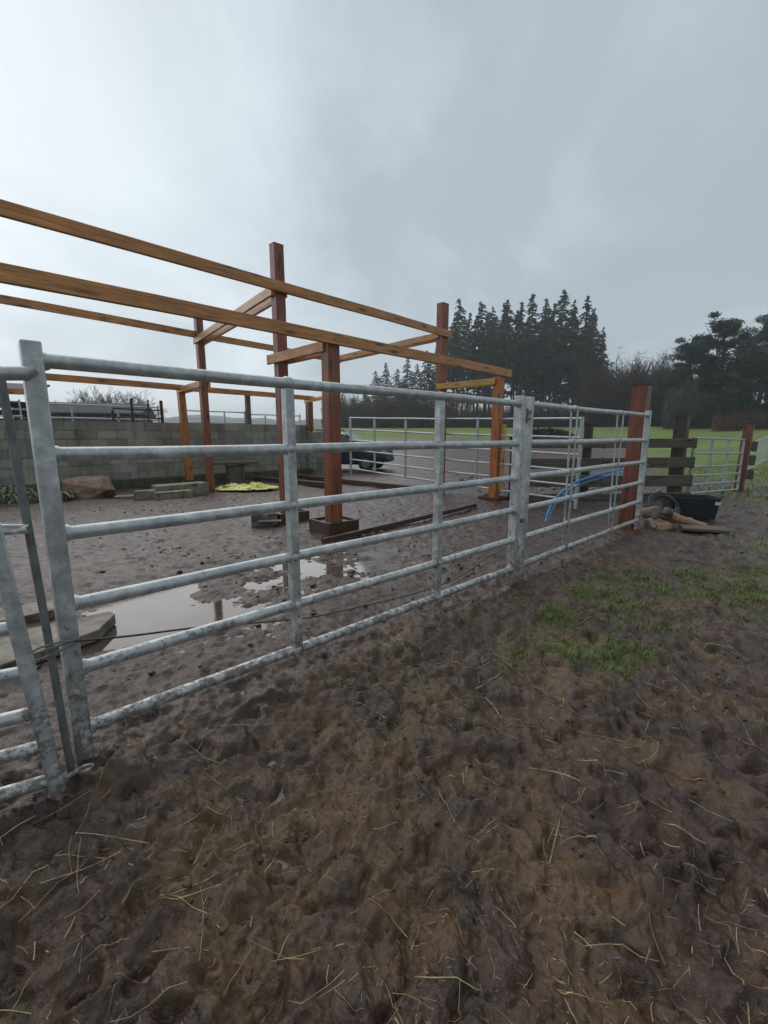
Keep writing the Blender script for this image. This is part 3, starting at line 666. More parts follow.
# yellow crumpled sheet
gx,gy=np.meshgrid(np.linspace(-1,1,70),np.linspace(-1,1,50)); rr_=np.sqrt(gx**2+gy**2); sq=np.maximum(abs(gx),abs(gy))/np.maximum(rr_,1e-6)
px_=gx*sq*.80; py_=gy*sq*.42*(1+.15*fbm(gx*2,gy*2,3,611)); pz=.04+.15*(1-np.clip(rr_*sq,0,1)**2)*(.6+.9*fbm(gx*2.5,gy*3,4,601))+.05*np.abs(fbm(gx*6,gy*6,3,621))
c_,s_=math.cos(.25),math.sin(.25)
sv=np.stack([(-3.52+px_*c_-py_*s_).ravel(),(11.2+px_*s_+py_*c_).ravel(),pz.ravel()],1)
sf_=[(j*70+i,j*70+i+1,(j+1)*70+i+1,(j+1)*70+i) for j in range(49) for i in range(69)]
o=npmesh('plastic_sheet',sv,sf_,M['yellow'],smooth=True); md=o.modifiers.new('solid','SOLIDIFY'); md.thickness=.006
origin(o,(-3.52,11.2,0)); tag(o,'crumpled yellow plastic sheet lying flat on the yard mud','sheet')
# ------------------------------------------------------------------ log pile, coil, trough, board
lg=[((4.10,6.62,.22),(.38,.26,.22),'pink',3,'pinkish stone block topmost of the pile by the red post'),
    ((4.32,6.55,.23),(.22,.10,.24),'concrete',8,'pale grey wedge leaning on top of the pile'),
    ((4.15,6.45,.05),(.40,.30,.22),'log',5,'broad tan log end at the front of the pile'),
    ((3.97,6.38,.06),(.20,.20,.26),'stone',12,'small rounded stone against the foot of the gate')]
for c,d,m_,sd_,lb in lg: tag(lump('stone' if m_!='log' else 'log',c,d,M[m_],sd_,.4,3),lb,'stone' if m_!='log' else 'log','pile by the red post')
mb=MB(); mb.tube([(4.33,6.68,.20),(4.55,6.55,.12),(4.82,6.42,.045)],[.07,.062,.045],9); tag(mb.build('split_log',M['log']),'long pale split log leaning down from the pile to the ground','log','pile by the red post')
mb=MB(); mb.tube([(4.62,6.95,.06),(4.80,6.70,.07)],.06,9); tag(mb.build('split_log',M['log']),'short tan log behind the long split log','log','pile by the red post')
mb=MB()
for k in range(3): mb.tube([(4.55+.22*math.cos(a),7.0+.12*math.sin(a)+k*.03,.24+.17*math.sin(a)+k*.02) for a in [q*math.pi/10 for q in range(21)]],.022,7)
tag(mb.build('pipe_coil',M['black']),'coil of black pipe propped between the log pile and the trough','coil')
tr=empty('trough',(5.15,7.3,0),'black plastic trough on the mud in front of the sleeper fence','trough')
import bmesh
def trough():
    L_,w_,h_=.76,.44,.35; c,s_=math.cos(-.22),math.sin(-.22)
    def pt(x,y,z): return (5.18+x*c-y*s_,7.33+x*s_+y*c,z+.02)
    rings=[(.90,0.0),(1.0,h_-.03),(1.0,h_-.02),(1.03,h_-.02),(1.03,h_),(1.03,h_+.01),(.96,h_+.01),(.86,.05)]
    vs=[];fs=[]; n_=24
    for k,z in rings:
        for i in range(n_):
            a=2*math.pi*i/n_; ca,sa=math.cos(a),math.sin(a); e_=.28
            x=math.copysign(abs(ca)**e_,ca)*L_/2*k; y=math.copysign(abs(sa)**e_,sa)*w_/2*k; vs.append(pt(x,y,z))
    for r_ in range(len(rings)-1):
        for i in range(n_): fs.append((r_*n_+i,r_*n_+(i+1)%n_,(r_+1)*n_+(i+1)%n_,(r_+1)*n_+i))
    fs.append(tuple(reversed(range(n_)))); fs.append(tuple(7*n_+i for i in range(n_)))
    MB().add(vs,fs).build('shell',M['black'],tr)
    MB().add([pt(.27,-.236,.25),pt(.35,-.236,.25),pt(.35,-.240,.30),pt(.27,-.240,.30),pt(.27,-.222,.25),pt(.35,-.222,.25),pt(.35,-.224,.30),pt(.27,-.224,.30)],[(0,1,2,3),(7,6,5,4),(0,4,5,1),(1,5,6,2),(2,6,7,3),(3,7,4,0)]).build('sticker',M['white'],tr)
trough()
t=timber('plank',(4.40,6.36,.05),(4.90,6.12,.06),.34,.04,M['oldwood']); tag(t,'short weathered grey plank lying flat on the mud in front of the trough','plank')
# ------------------------------------------------------------------ dark blue car behind the rear gate
car=empty('parked_car',(-1.6,18.2,0),'dark blue car parked on the mud beyond the rear gate','car')
def carbuild():
    ang_=R(-14); c,s_=math.cos(ang_),math.sin(ang_); ox,oy=-1.75,18.0
    T=lambda x,y,z:(ox+x*c-y*s_,oy+x*s_+y*c,z+.06)
    # stations along length x (rear -2.05 .. front 2.05): half width, sill z, belt z, roof z, roof half width
    st=[(-2.05,.70,.42,.80,.86,.60),(-1.95,.80,.30,.92,1.05,.62),(-1.6,.85,.22,.95,1.40,.60),(-.9,.87,.20,.95,1.47,.62),(.0,.87,.20,.95,1.46,.62),(.35,.87,.20,.95,1.38,.60),(.95,.87,.20,.94,1.00,.70),(1.05,.86,.20,.92,.97,.74),(1.7,.84,.24,.82,.87,.70),(1.98,.76,.30,.68,.72,.62),(2.06,.62,.36,.58,.60,.52)]
    vs=[];fs=[]
    for x,w,zs,zb,zr,rw_ in st:
        ring=[(-w*.92,zs),(-w,zs+.12),(-w,(zs+zb)/2),(-w*.97,zb),(-rw_,zr-.03),(-rw_*.8,zr),(rw_*.8,zr),(rw_,zr-.03),(w*.97,zb),(w,(zs+zb)/2),(w,zs+.12),(w*.92,zs)]
        vs+=[T(x,y,z) for y,z in ring]
    n_=12
    for i in range(len(st)-1):
        for k in range(n_): fs.append((i*n_+k,i*n_+(k+1)%n_,(i+1)*n_+(k+1)%n_,(i+1)*n_+k))
    fs.append(tuple(range(n_))); fs.append(tuple(reversed([(len(st)-1)*n_+k for k in range(n_)])))
    MB().add(vs,fs).build('body',M['carpaint'],car,ang=30)
    def panel(name,q,m):  # thin panel just proud of the body
        vs=[T(*p) for p in q]; vv=[Vector(p) for p in vs]; nn_=(vv[1]-vv[0]).cross(vv[2]-vv[0]).normalized()*.012
        mid=sum(vv,Vector())/4; cen=Vector(T(0,0,.7))
        if nn_.dot(mid-cen)<0: nn_=-nn_
        a=[p+nn_ for p in vv]; b_=[p-nn_*.6 for p in vv]
        MB().add(a+b_,[(0,1,2,3),(7,6,5,4),(0,4,5,1),(1,5,6,2),(2,6,7,3),(3,7,4,0)]).build(name,m,car)
    panel('windscreen',[(.40,-.54,1.37),(.40,.54,1.37),(.93,.66,1.01),(.93,-.66,1.01)],M['glass'])
    panel('side_window',[(-.85,-.835,.97),(.05,-.835,.97),(.0,-.64,1.40),(-.85,-.64,1.41)],M['glass'])
    panel('side_window',[(.12,-.835,.97),(.82,-.835,.97),(.32,-.63,1.35),(.08,-.635,1.39)],M['glass'])
    panel('side_window',[(-1.7,-.825,.97),(-.95,-.835,.97),(-.95,-.64,1.41),(-1.55,-.62,1.36)],M['glass'])
    for y in (-1,1):
        panel('headlight',[(1.93,y*.50,.66),(1.90,y*.74,.64),(1.95,y*.76,.52),(2.02,y*.52,.52)],M['lamp'])
        MB().tube([T(.75,y*.88,.98),T(.75,y*1.02,1.02)],[.03,.07],8).build('wing_mirror',M['black'],car)
        for x in (-1.3,1.3):
            w=MB().tube([T(x,y*.70,.26),T(x,y*.80,.26),T(x,y*.88,.26)],[.30,.32,.30],24).build('wheel',M['tyre'],car)
            MB().tube([T(x,y*.885,.26),T(x,y*.893,.26)],.17,16).build('rim',M['galvdark'],w)
    for y in (-.5,.5): MB().tube([T(-1.3,y,1.46),T(-1.2,y,1.53),T(-.1,y,1.53),T(0,y,1.47)],.02,6).build('roof_rail',M['black'],car)
    mb=MB(); mb.bar(T(2.06,-.55,.36),T(2.06,.55,.36),.06,.12); mb.build('grille',M['black'],car)
carbuild()
# ------------------------------------------------------------------ buildings behind the wall
bn=empty('barn',(-17.5,24,0),'low grey barn with a shallow roof beyond the block wall','barn')
ba=math.atan2(.5,.86); 
MB().box((-16.3,25.0,1.2),(5.4,5,2.4),.35).build('wall',M['cladding'],bn)
c,s_=math.cos(.35),math.sin(.35)
def bp(x,y,z): return (-16.3+x*c-y*s_,25.0+x*s_+y*c,z)
MB().add([bp(-2.9,-2.7,2.5),bp(2.9,-2.7,2.5),bp(2.9,0,3.15),bp(-2.9,0,3.15),bp(2.9,2.7,2.5),bp(-2.9,2.7,2.5),bp(-2.9,-2.7,2.42),bp(2.9,-2.7,2.42),bp(2.9,2.7,2.42),bp(-2.9,2.7,2.42)],
   [(0,1,2,3),(3,2,4,5),(6,9,8,7),(0,6,7,1),(5,4,8,9),(1,7,8,4,2),(0,3,5,9,6)]).build('roof',M['roof'],bn,smooth=False)
for k in range(9):
    x=-2.6+k*.65; MB().box(bp(x,-2.52,1.3),(.10,.06,2.3),.35).build('batten',M['roof'],bn)
MB().box(bp(1.2,-2.53,1.3),(.8,.05,.8),.35).build('window',M['glass'],bn)
ls=empty('lean_to',(-10.8,12.9,0),'dark open lean-to with a rusty roof edge behind the wall at the left edge','shed')
for xx,yy_ in ((-9.85,12.75),(-11.6,11.7),(-10.8,14.4),(-12.6,13.4)): timber('post',(xx,yy_,0),(xx,yy_,2.72 if yy_<13 else 2.95),.14,.14,M['darkwood'],ls)
mb=MB(); mb.add([(-13.0,11.0,2.60),(-9.95,12.70,2.60),(-10.9,14.8,2.95),(-14.0,13.2,2.95),(-13.0,11.0,2.66),(-9.95,12.70,2.66),(-10.9,14.8,3.01),(-14.0,13.2,3.01)],[(3,2,1,0),(4,5,6,7),(0,1,5,4),(1,2,6,5),(2,3,7,6),(3,0,4,7)]); mb.build('roof',M['rust'],ls,smooth=False)
timber('fascia',(-13.1,10.95,2.58),(-9.95,12.65,2.58),.04,.16,M['beam'],ls)
for z in (2.3,2.05,1.8,1.55,1.3,1.05): timber('board',(-13.2,12.6,z),(-10.55,14.2,z),.03,.19,M['darkwood'],ls)
# ------------------------------------------------------------------ trees
def tri_cloud(P0,size,flatten=.5,droop=0,thin=1.0):
    """one ragged triangle of foliage at each point"""
    n_=len(P0); a=rng.normal(size=(n_,3)); a[:,2]*=flatten; a/=np.linalg.norm(a,axis=1)[:,None]+1e-9
    b_=rng.normal(size=(n_,3)); b_[:,2]*=flatten; b_-=a*np.sum(a*b_,1)[:,None]; b_/=np.linalg.norm(b_,axis=1)[:,None]+1e-9
    s=(size*rng.uniform(.5,1.4,n_))[:,None]
    p0=P0-a*s*.6; p1=P0+a*s*.6; p2=P0+b_*s*.45*thin; p2[:,2]-=droop*s[:,0]
    return np.concatenate([p0,p1,p2]),np.stack([np.arange(n_),np.arange(n_)+n_,np.arange(n_)+2*n_],1)
def spruce_mesh(seed,base=.3,wid=.13):
    """unit height tree: crown point cloud on whorled, drooping branches"""
    r=np.random.default_rng(seed); pts=[];br=[]
    z=base; sz=[]
    while z<.99:
        t=(z-base)/(1-base); Lm=wid*(1-t)**.75*(.55+.45*min(1,t*6))+.006
        for k in range(r.integers(4,7)):
            az=r.uniform(0,6.28); L_=Lm*r.uniform(.45,1.25)*(1+.35*math.sin(z*23+seed)*math.sin(az+seed)); n_=int(12+70*L_/wid)
            s=r.uniform(.12,1,n_)**.8
            zz=z+L_*(.16*s-.40*s**2)+r.normal(0,.0025,n_)-r.uniform(0,.9,n_)**2*.022*L_/wid
            sp=L_*.085*(1.15-s*.7)
            x=L_*s*np.cos(az)+r.normal(0,1,n_)*sp; y=L_*s*np.sin(az)+r.normal(0,1,n_)*sp
            pts.append(np.stack([x,y,zz],1))
            sz.append(np.full(n_,.0075+.008*L_/wid)); br.append((z,az,L_))
        z+=r.uniform(.016,.032)*(.55+.45*(1-t)) 
    return np.concatenate(pts),br,np.concatenate(sz)
SPR=[]
for k,(bs,wd_) in enumerate(((.32,.13),(.42,.115),(.20,.15),(.52,.125),(.06,.24),(.38,.16),(.26,.105),(.46,.14),(.04,.30))):
    pts,br,sz_=spruce_mesh(40+k,bs,wd_); Vc,Fc=tri_cloud(pts,sz_*1.15,.5,.5,.5)
    SPR.append((Vc,Fc,br,bs))
def trunk_mb(br,bs,H,seed):
    r=random.Random(seed); mb=MB(); ln=[(0,0)]+[(r.uniform(-.004,.004),r.uniform(-.004,.004)) for _ in range(5)]
    mb.tube([(ln[i][0]*H,ln[i][1]*H,H*i/5-(.3 if i==0 else 0)) for i in range(6)],[.0105*H,.009*H,.0075*H,.0055*H,.0035*H,.0012*H],8)
    for _ in range(26):
        z=r.uniform(.12,bs+.1)*H; a=r.uniform(0,6.28); L_=r.uniform(.02,.07)*H
        mb.tube([(0,0,z),(L_*math.cos(a),L_*math.sin(a),z-L_*.25+r.uniform(-.1,.1))],[.0022*H,.0006*H],4)
    for (z,a,L_) in br[::3]:
        mb.tube([(0,0,z*H),(L_*H*.85*math.cos(a),L_*H*.85*math.sin(a),H*(z-L_*.25))],[.0016*H,.0005*H],4,False)
    return mb
proto={}
def spruce(kind,x,y,H,label,group,rz,name='spruce_tree'):
    z0=float(base_h(np.array([x]),np.array([y]))[0])-.1
    t=empty(name,(x,y,z0),label,'tree',group); t.rotation_euler=(0,0,rz); 
    if kind not in proto:
        Vc,Fc,br,bs=SPR[kind]; H0=20
        c=npmesh('crown',Vc*H0,Fc,M['spruce']); k=trunk_mb(br,bs,H0,kind).build('trunk',M['bark'])
        proto[kind]=(c.data,k.data); c.parent=t;k.parent=t; 
    else:
        for nm,dt in zip(('crown','trunk'),proto[kind]):
            o=bpy.data.objects.new(nm,dt); C.objects.link(o); o.parent=t
    t.scale=(H/20*random.uniform(.95,1.1),)*2+(H/20,)
    return t
def wx(u,Y):  # bearing (column of a 438-px lens) to X
    return (u-384)/449.*Y
def ztop(v,Y):
    d=v-512; return 1.4-Y*(d*math.cos(R(10))+438*math.sin(R(10)))/(438*math.cos(R(10))-d*math.sin(R(10)))
def H_at(v,x,Y): return ztop(v,Y)-float(base_h(np.array([x]),np.array([Y]))[0])+.1
front=[(456,298,80,5),(477,300,82,3),(489,306,86,6),(503,299,80,7),(516,301,84,1),(527,292,79,0),(540,298,83,5),(556,289,78,7),(567,299,85,6),(579,294,76,2),(592,330,78,8)]
ORD=['first','second','third','fourth','fifth','sixth','seventh','eighth','ninth','tenth','eleventh','twelfth','thirteenth','fourteenth','fifteenth','sixteenth','seventeenth']
lab='tall dark spruce in the front row of the conifer wood behind the yard'
for i,(u,v,Yd,k) in enumerate(front):
    x=wx(u,Yd); lb=f'{ORD[i]} tall dark spruce from the left in the high front row of the wood'
    if i==0: lb='tall spruce at the left end of the high conifer row, beside the raised post'
    if i==9: lb='tall spruce with wide drooping branches at the right end of the conifer wood'
    if i==10: lb='shorter spruce at the foot of the last tall one on the right of the wood'
    spruce(k,x,Yd,H_at(v,x,Yd),lb,'spruces in the wood',random.random()*6)
for i in range(26):
    u=452+i*5.7+random.uniform(-3,3); Yd=random.uniform(88,112); x=wx(u,Yd); v=random.uniform(302,338)
    spruce(random.choice((0,1,2,3,5,6,7)),x,Yd,H_at(v,x,Yd),'spruce standing further back inside the conifer wood behind the yard','spruces in the wood',random.random()*6)
left=[(326,408,110,8),(340,404,105,8),(354,396,96,8),(366,384,92,4),(376,370,88,8),(386,362,80,4),(397,368,84,8),(407,356,82,4),(417,363,84,8),(426,350,86,5),(436,346,84,4),(446,330,84,5),(382,390,74,8),(402,386,73,8),(424,384,72,8),(440,380,74,8),(360,402,76,8)]
for i,(u,v,Yd,k) in enumerate(sorted(left)):
    x=wx(u,Yd); spruce(k,x,Yd,H_at(v,x,Yd),f'{ORD[i]} conifer from the left in the lower part of the wood behind the posts','lower conifers left of the wood',random.random()*6)
# scots pines at the right
def pine(x,y,H,seed,label,lean=0,spread=.34,lowest=.35,group=None,parts=14):
    r=np.random.default_rng(seed); z0=float(base_h(np.array([x]),np.array([y]))[0])-.1
    t=empty('pine_tree',(x,y,z0),label,'tree',group); mb=MB()
    tp=[Vector((lean*H*(q**1.5)*.2+r.normal(0,.006)*H,r.normal(0,.006)*H,H*.9*q)) for q in np.linspace(0,1,7)]
    mb.tube(tp,[.024*H*(1-.8*q) for q in np.linspace(0,1,7)],9); cl=[]
    for k in range(parts):
        q=lowest+(1-lowest)*(k+.5)/parts; bpnt=tp[min(5,int(q*6))].lerp(tp[min(6,int(q*6)+1)],q*6-int(q*6)) if q<1 else tp[-1]
        az=k*2.4+r.uniform(-.5,.5); L_=H*spread*(1.05-.6*q)*r.uniform(.6,1.1)
        e_=bpnt+Vector((math.cos(az)*L_,math.sin(az)*L_,L_*r.uniform(.1,.45)))
        mid=bpnt.lerp(e_,.5)+Vector((0,0,-.03*H)); mb.tube([bpnt,mid,e_],[.009*H,.006*H,.002*H],5)
        for j in range(5):
            f=r.uniform(.35,1.1); c=bpnt.lerp(e_,f)+Vector(r.normal(0,.035*H,3).tolist()); cl.append((c,H*r.uniform(.045,.085)))
    for j in range(4): cl.append((tp[-1]+Vector(r.normal(0,.04*H,3).tolist()),H*.06))
    pts=[]
    for c,rad_ in cl:
        n_=260; d=r.normal(size=(n_,3)); d/=np.linalg.norm(d,axis=1)[:,None]; d*=(r.uniform(.2,1,n_)**.5)[:,None]*rad_*r.uniform(.7,1.3,(n_,1)); d[:,2]*=.55
        pts.append(np.array(c)[None]+d)
    Vc,Fc=tri_cloud(np.concatenate(pts),.021*H*.9,.8,0)
    npmesh('crown',Vc,Fc,M['pine'],t); k=mb.build('trunk',M['bark'],None); k.parent=t; k.location=(0,0,0)
    return t
for i,(u,v,Yd,lb,le,sp_,lo,pt_) in enumerate([(716,313,58,'broad dark pine with a ragged rounded crown, tallest of the group at the right',.0,.36,.3,18),
    (757,309,64,'dark pine with a flat tuft standing above its neighbours at the right edge',.2,.28,.35,14),
    (690,338,56,'smaller pine with a side crown leaning out on the left of the right-hand group',-.5,.34,.45,12),
    (748,345,52,'dense dark pine filling the right edge below the flat-tufted one',0,.40,.12,20),
    (712,362,54,'low dense conifer under the broad pine',0,.42,.08,20),
    (775,335,58,'dark pine cut off by the right edge',0,.4,.15,16),
    (676,380,60,'low dark conifer left of the leaning pine',0,.45,.1,14),(735,375,50,'low dark conifer in front of the pines near the right edge',0,.45,.05,18)]):
    x=wx(u,Yd); pine(x,Yd,H_at(v,x,Yd),70+i,lb,le,sp_,lo,None,pt_)
# bare broadleaved trees
def bare_mesh(seed,H=10,dens=1.0):
    r=random.Random(seed); mb=MB()
    def grow(p,d,L_,rad_,lv):
        q=p+d*L_*.5+Vector((r.uniform(-1,1),r.uniform(-1,1),0))*L_*.05; e_=p+d*L_
        mb.tube([p,q,e_],[rad_,rad_*.85,rad_*.65],5 if lv<2 else 3,False)
        if lv>=5: return
        for k in range(3 if lv<4 else 2+int(dens)):
            a=r.uniform(0,6.28); sp=r.uniform(.35,.75); o_=d.orthogonal().normalized(); o2=d.cross(o_)
            nd=(d+(o_*math.cos(a)+o2*math.sin(a))*sp+Vector((0,0,.12))).normalized(); grow(p.lerp(e_,r.uniform(.55,1)) if k else e_,nd,L_*r.uniform(.62,.85),max(rad_*.58,.018),lv+1)
    for s in range(r.choice((1,2))):
        grow(Vector((s*.4,0,-.2)),Vector((r.uniform(-.15,.15),r.uniform(-.15,.15),1)).normalized(),H*.27,H*.018,0)
    return mb
BM=[]
def bare(kind,x,y,H,label,group,m='twig'):
    z0=float(base_h(np.array([x]),np.array([y]))[0])-.1
    t=empty('bare_tree',(x,y,z0),label,'tree',group); t.rotation_euler=(0,0,random.random()*6); k=(kind,m)
    if k not in proto:
        o=bare_mesh(kind*13+3).build('trunk',M[m],None,smooth=False); proto[k]=o.data; o.parent=t
    else:
        o=bpy.data.objects.new('trunk',proto[k]); C.objects.link(o); o.parent=t
    t.scale=(H/9.5,)*3
for i,(u,v,Yd) in enumerate([(600,352,88),(612,347,84),(622,352,86),(632,340,82),(642,350,88),(652,346,84),(662,352,90),(672,352,86),(606,365,78),(626,362,78),(646,364,78),(664,366,76),(684,360,80),(586,372,74)]):
    x=wx(u,Yd); bare(i%4,x,Yd,H_at(v,x,Yd),'bare brown broadleaved tree in the gap between the spruce wood and the pines','bare trees between the wood and the pines')
for i,(u,v,Yd) in enumerate([(58,394,44),(74,386,36),(86,379,38),(97,380,40),(106,376,42),(116,380,36),(126,381,40),(136,386,42),(146,395,44)]):
    x=(u-384)/452*Yd; H=H_at(v,x,Yd); z0=0
    bare(i%4,x,Yd,H,f'{ORD[i]} bare grey-brown tree from the left rising behind the grey barn','bare trees behind the barn','greybark')
# ------------------------------------------------------------------ scrub under the trees
def scrub(name,label,x0,x1,y0,y1,h0,h1,n_,m,size,seed,cat='scrub'):
    x0,x1=x0*1.0,x1*1.0
    r=np.random.default_rng(seed); u=r.uniform(x0,x1,n_); y=r.uniform(y0,y1,n_); x=u/449*y
    hh=(h0+(h1-h0)*(.5+.5*fbm(x*.16,y*.1,4,seed)))*(.55+.6*fbm(x*.9,y*.5,3,seed+1)+.2)
    z=base_h(x,y)+np.abs(hh)*r.uniform(0,1,n_)
    Vc,Fc=tri_cloud(np.stack([x,y,z],1),size*1.7,2.2,0,.12)
    o=npmesh(name,Vc,Fc,m); return tag(o,label,cat,kind='stuff')
scrub('scrub','dark tangled scrub under the lower conifers at the left of the wood',-62,70,88,100,4,9.5,36000,M['scrub'],.55,851)
scrub('scrub','dark brown leafless undergrowth along the foot of the conifer wood',-60,215,70,92,1.5,6.5,60000,M['scrub'],.55,801)
scrub('thicket','dark purple-brown thicket between the spruce wood and the pines',192,335,66,86,5.5,14.5,100000,M['scrub'],.5,811)
scrub('bracken','red-brown dead bracken below the pines at the right edge',330,420,44,52,1.0,2.6,16000,M['bracken'],.28,821)
scrub('undergrowth','dark undergrowth filling the shade beneath the pines',280,430,50,66,2,7,40000,M['pine'],.5,831)
r=np.random.default_rng(5); n_=2600
d=r.normal(size=(n_,3)); d/=np.linalg.norm(d,axis=1)[:,None]; d*=(r.uniform(.3,1,n_)**.4)[:,None]*np.array([3.2,1.5,1.0]); bx=wx(545,42)
bz=float(base_h(np.array([bx]),np.array([42.]))[0]); d[:,2]=abs(d[:,2])
Vc,Fc=tri_cloud(d,.4,.8); o=npmesh('bush',Vc,Fc,M['bush']); o.location=(bx,42,bz-.1); tag(o,'low dark rounded bush at the edge of the bright green field','bush')
# ------------------------------------------------------------------ weeds by the wall
def weed(x,y,label,n_=170,h=.3,w=.35,seed=1,group='weeds at the foot of the wall'):
    r=np.random.default_rng(seed); vs=[];fs=[]
    for k in range(n_):
        a=r.uniform(0,6.28); rr2=w*r.uniform(0,1)**.7; bx_,by_=x+rr2*math.cos(a),y+rr2*math.sin(a); hh=h*r.uniform(.2,1)
        dv=np.array([math.cos(a),math.sin(a),0])*r.uniform(.05,.16); sd_=np.array([-math.sin(a),math.cos(a),0])*r.uniform(.02,.045)
        p=np.array([bx_,by_,hh*.7]); o_=len(vs)
        vs+=[p,p+dv*.5+sd_+[0,0,.04],p+dv+[0,0,-.02],p+dv*.5-sd_+[0,0,.04]]; fs.append((o_,o_+1,o_+2,o_+3))
    o=npmesh('weed',vs,fs,M['weed']); origin(o,(x,y,0)); return tag(o,label,'plant',group)
weed(-7.75,9.15,'leafy green weed beside the wall at the left edge, behind the latch rod',seed=2,h=.38,w=.5)
weed(-7.1,9.35,'low green weed just left of the boulder',seed=3,h=.25,w=.35)
weed(-8.2,8.9,'green weed furthest left along the wall foot',seed=4,h=.5,w=.5)
# ------------------------------------------------------------------ loose ground cover
def blades(name,label,xy,hmin,hmax,w,m,seed,cat='grass'):
    r=np.random.default_rng(seed); n_=len(xy); z=ground_h(xy[:,0],xy[:,1])-.006
    a=r.uniform(0,6.28,n_); h=r.uniform(hmin,hmax,n_); le=r.uniform(.2,1.1,n_)*h
    dx=np.cos(a);dy=np.sin(a); P0=np.stack([xy[:,0],xy[:,1],z],1); s=np.stack([-dy,dx,0*dx],1)*(w*r.uniform(.6,1.3,n_))[:,None]
    mid=P0+np.stack([dx*le*.35,dy*le*.35,h*.6],1); tip=P0+np.stack([dx*le,dy*le,h*r.uniform(.55,1,n_)],1)
    V=np.concatenate([P0-s,P0+s,mid+s*.8,mid-s*.8,tip+s*.1,tip-s*.1]); i=np.arange(n_)
    F=np.concatenate([np.stack([i,i+n_,i+2*n_,i+3*n_],1),np.stack([i+3*n_,i+2*n_,i+4*n_,i+5*n_],1)])
    return tag(npmesh(name,V,F,m),label,cat,kind='stuff')
def scatter(n_,x0,x1,y0,y1,maskf,seed):
    r=np.random.default_rng(seed); xy=np.stack([r.uniform(x0,x1,n_),r.uniform(y0,y1,n_)],1); m_=maskf(xy[:,0],xy[:,1]); return xy[r.uniform(0,1,n_)<m_]
blades('grass','short patchy green grass surviving in the mud right of the gates',scatter(230000,0,5.6,1.8,5.4,lambda x,y:np.clip(1.0*grassmask(x,y)[1]**1.0*np.clip(.55+1.6*fbm(x*7,y*7,3,355),0.03,1)+.05*np.exp(-(((x-y*.75+.9)/1.0)**2))*(fbm(x*4,y*4,3,333)>.05),0,1),901),.010,.065,.0020,M['grassb'],902)
blades('meadow_grass','rough green grass around the field gate and barrier',scatter(90000,4,18,4.5,19,lambda x,y:np.clip(grassmask(x,y)[2]+grassmask(x,y)[0]*.6,0,1)*.8,911),.03,.10,.007,M['grassb'],912)
# straw
def straws(n_,seed,lens,rad_,area,name,label):
    r=np.random.default_rng(seed); vs=[];fs=[]
    x=r.uniform(area[0],area[1],n_*3); y=r.uniform(area[2],area[3],n_*3); d=fbm(x*1.3,y*1.3,3,930+seed)
    keep=(1.5*d+r.uniform(-.5,.5,n_*3)>.1)&(gateline(x,y)<.1); x=x[keep][:n_];y=y[keep][:n_]; n_=len(x)
    a=r.uniform(0,6.28,n_); L_=lens[0]+(lens[1]-lens[0])*r.uniform(0,1,n_)**3; bend=r.normal(0,.13,n_); kink=np.where(r.uniform(0,1,n_)<.18,r.normal(0,.8,n_),0)
    K=5; T_=np.linspace(-.5,.5,K); P_=[]
    th=a.copy(); cx_=x.copy(); cy_=y.copy(); lift=r.uniform(0,.016,n_); tilt=r.normal(0,.07,n_)
    for k in range(K):
        z=ground_h(cx_,cy_); P_.append(np.stack([cx_,cy_,z],1)); th=a+bend*T_[k]*2+kink*(T_[k]>0); cx_=cx_+np.cos(th)*L_/(K-1); cy_=cy_+np.sin(th)*L_/(K-1)
    P_=np.array(P_); zz=P_[:,:,2].copy(); line=np.linspace(0,1,K)[:,None]; lz=np.maximum(zz[0]*(1-line)+zz[-1]*line, zz-.004)
    P_[:,:,2]=.55*lz+.45*zz+lift+tilt*L_*T_[:,None]*.6
    P_[:,:,2]=np.maximum(P_[:,:,2],zz-.003)
    rd=(rad_*r.uniform(.55,1.5,n_))[:,None]; pe=np.stack([-np.sin(a),np.cos(a),0*a],1)
    rings=[]
    for k in range(K):
        for q in range(3):
            t=q*2.094; off=pe*math.cos(t)+np.array([0,0,1.])*math.sin(t); rings.append(P_[k]+off*rd)
    V=np.concatenate(rings); F=[]; i=np.arange(n_)
    for k in range(K-1):
        for q in range(3):
            q2=(q+1)%3; F.append(np.stack([(k*3+q)*n_+i,(k*3+q2)*n_+i,((k+1)*3+q2)*n_+i,((k+1)*3+q)*n_+i],1))
    return tag(npmesh(name,V,np.concatenate(F),M['straw'],smooth=True),label,'straw',kind='stuff')
straws(1100,1,(.03,.28),.0013,(-2.2,3.5,.7,5.2),'straw','loose straw stems scattered over the trodden mud')
straws(6000,2,(.012,.07),.0006,(-2.2,3.0,.7,4.2),'chaff','short broken bits of straw trodden into the mud')
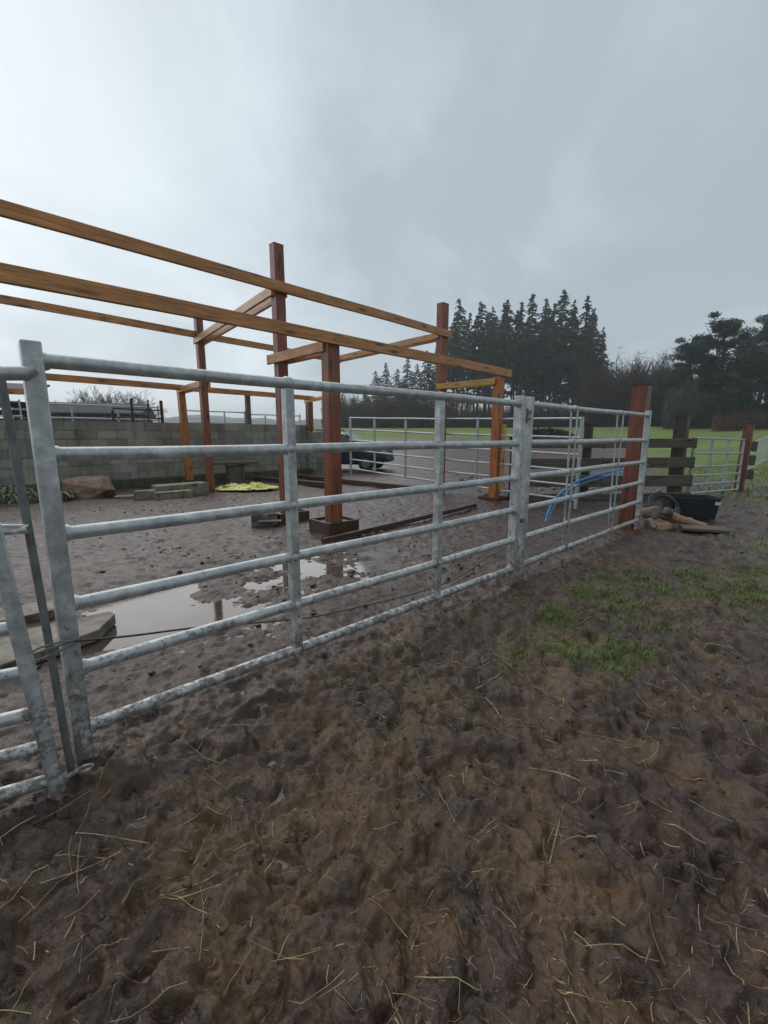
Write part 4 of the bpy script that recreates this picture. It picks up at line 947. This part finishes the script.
# clods of mud and small stones
def clods(n_,seed,area,smin,smax,m,name,label,mask=None,dens=5):
    import bmesh
    bm=bmesh.new(); bmesh.ops.create_icosphere(bm,subdivisions=1,radius=1); bv=np.array([v.co[:] for v in bm.verts]); bf=np.array([[v.index for v in f.verts] for f in bm.faces]); bm.free()
    r=np.random.default_rng(seed); x=r.uniform(area[0],area[1],n_*2); y=r.uniform(area[2],area[3],n_*2)
    if mask is not None: k=r.uniform(0,1,n_*2)<mask(x,y); x=x[k];y=y[k]
    x=x[:n_];y=y[:n_];n_=len(x); s=smin+(smax-smin)*r.uniform(0,1,n_)**dens
    a=r.uniform(0,6.28,n_); z=ground_h(x,y)+s*.15
    nb=len(bv); V=bv[None]*(1+r.normal(0,.22,(n_,nb,1)))*s[:,None,None]*np.stack([r.uniform(.8,1.5,n_),r.uniform(.7,1.1,n_),r.uniform(.35,.75,n_)],1)[:,None]
    c=np.cos(a)[:,None];sn=np.sin(a)[:,None]; X_=V[:,:,0]*c-V[:,:,1]*sn; Y_=V[:,:,0]*sn+V[:,:,1]*c
    V=np.stack([X_+x[:,None],Y_+y[:,None],V[:,:,2]+z[:,None]],-1).reshape(-1,3)
    F=(bf[None]+(np.arange(n_)*nb)[:,None,None]).reshape(-1,3)
    return tag(npmesh(name,V,F,m,smooth=True),label,'mud',kind='stuff')
clods(5000,21,(-2.6,4.5,.7,5.5),.0025,.013,M['ground'],'mud_clods','small clods of wet mud thrown up by hooves',lambda x,y:(gateline(x,y)<.1)*np.clip(.3+1.2*fbm(x*2,y*2,3,78),0,1),dens=3)
clods(5000,22,(-7,5.5,2.2,12),.004,.022,M['yardmud'],'yard_clods','loose clods of mud over the yard',lambda x,y:(gateline(x,y)>.15)*np.clip(.3+1.2*fbm(x*1.2,y*1.2,3,79),0,1),dens=3)
clods(260,26,(-3.0,1.2,2.4,5.4),.006,.030,M['yardmud'],'puddle_clods','clods of mud standing in and around the puddle',lambda x,y:(gateline(x,y)>.2)*1.0,dens=2.2)
clods(900,23,(-6,5.5,2.2,13),.005,.022,M['stone'],'pebbles','pale pebbles and rubble bits pressed into the yard mud',lambda x,y:(gateline(x,y)>.2)*np.clip(.1+fbm(x*.8,y*.8,3,77),0,1))
clods(2600,24,(2.4,9.5,7.2,16),.02,.09,M['rubble'],'rubble','stony rubble on the ground behind the sleeper fence',lambda x,y:np.clip(.4+fbm(x*.6,y*.6,3,79),0,1)*(y>9.7),dens=3)
clods(34,25,(-.95,-.45,5.25,5.7),.015,.045,M['stone'],'broken_stones','broken pale stones in front of the boxed post',dens=2)

# ------------------------------------------------------------------ damp air
mb=MB(); mb.box((0,200,23),(1400,1400,52)); M['air']=bpy.data.materials.new('damp_air'); M['air'].use_nodes=True
nt=M['air'].node_tree; nt.nodes.clear(); oo=nt.nodes.new('ShaderNodeOutputMaterial'); pv=nt.nodes.new('ShaderNodeVolumePrincipled')
pv.inputs['Color'].default_value=(.86,.91,.95,1); pv.inputs['Density'].default_value=.0011; pv.inputs['Anisotropy'].default_value=.3
nt.links.new(pv.outputs[0],oo.inputs['Volume'])
hzo=mb.build('haze',M['air'],smooth=False); tag(hzo,'thin damp haze in the air','haze',kind='stuff')
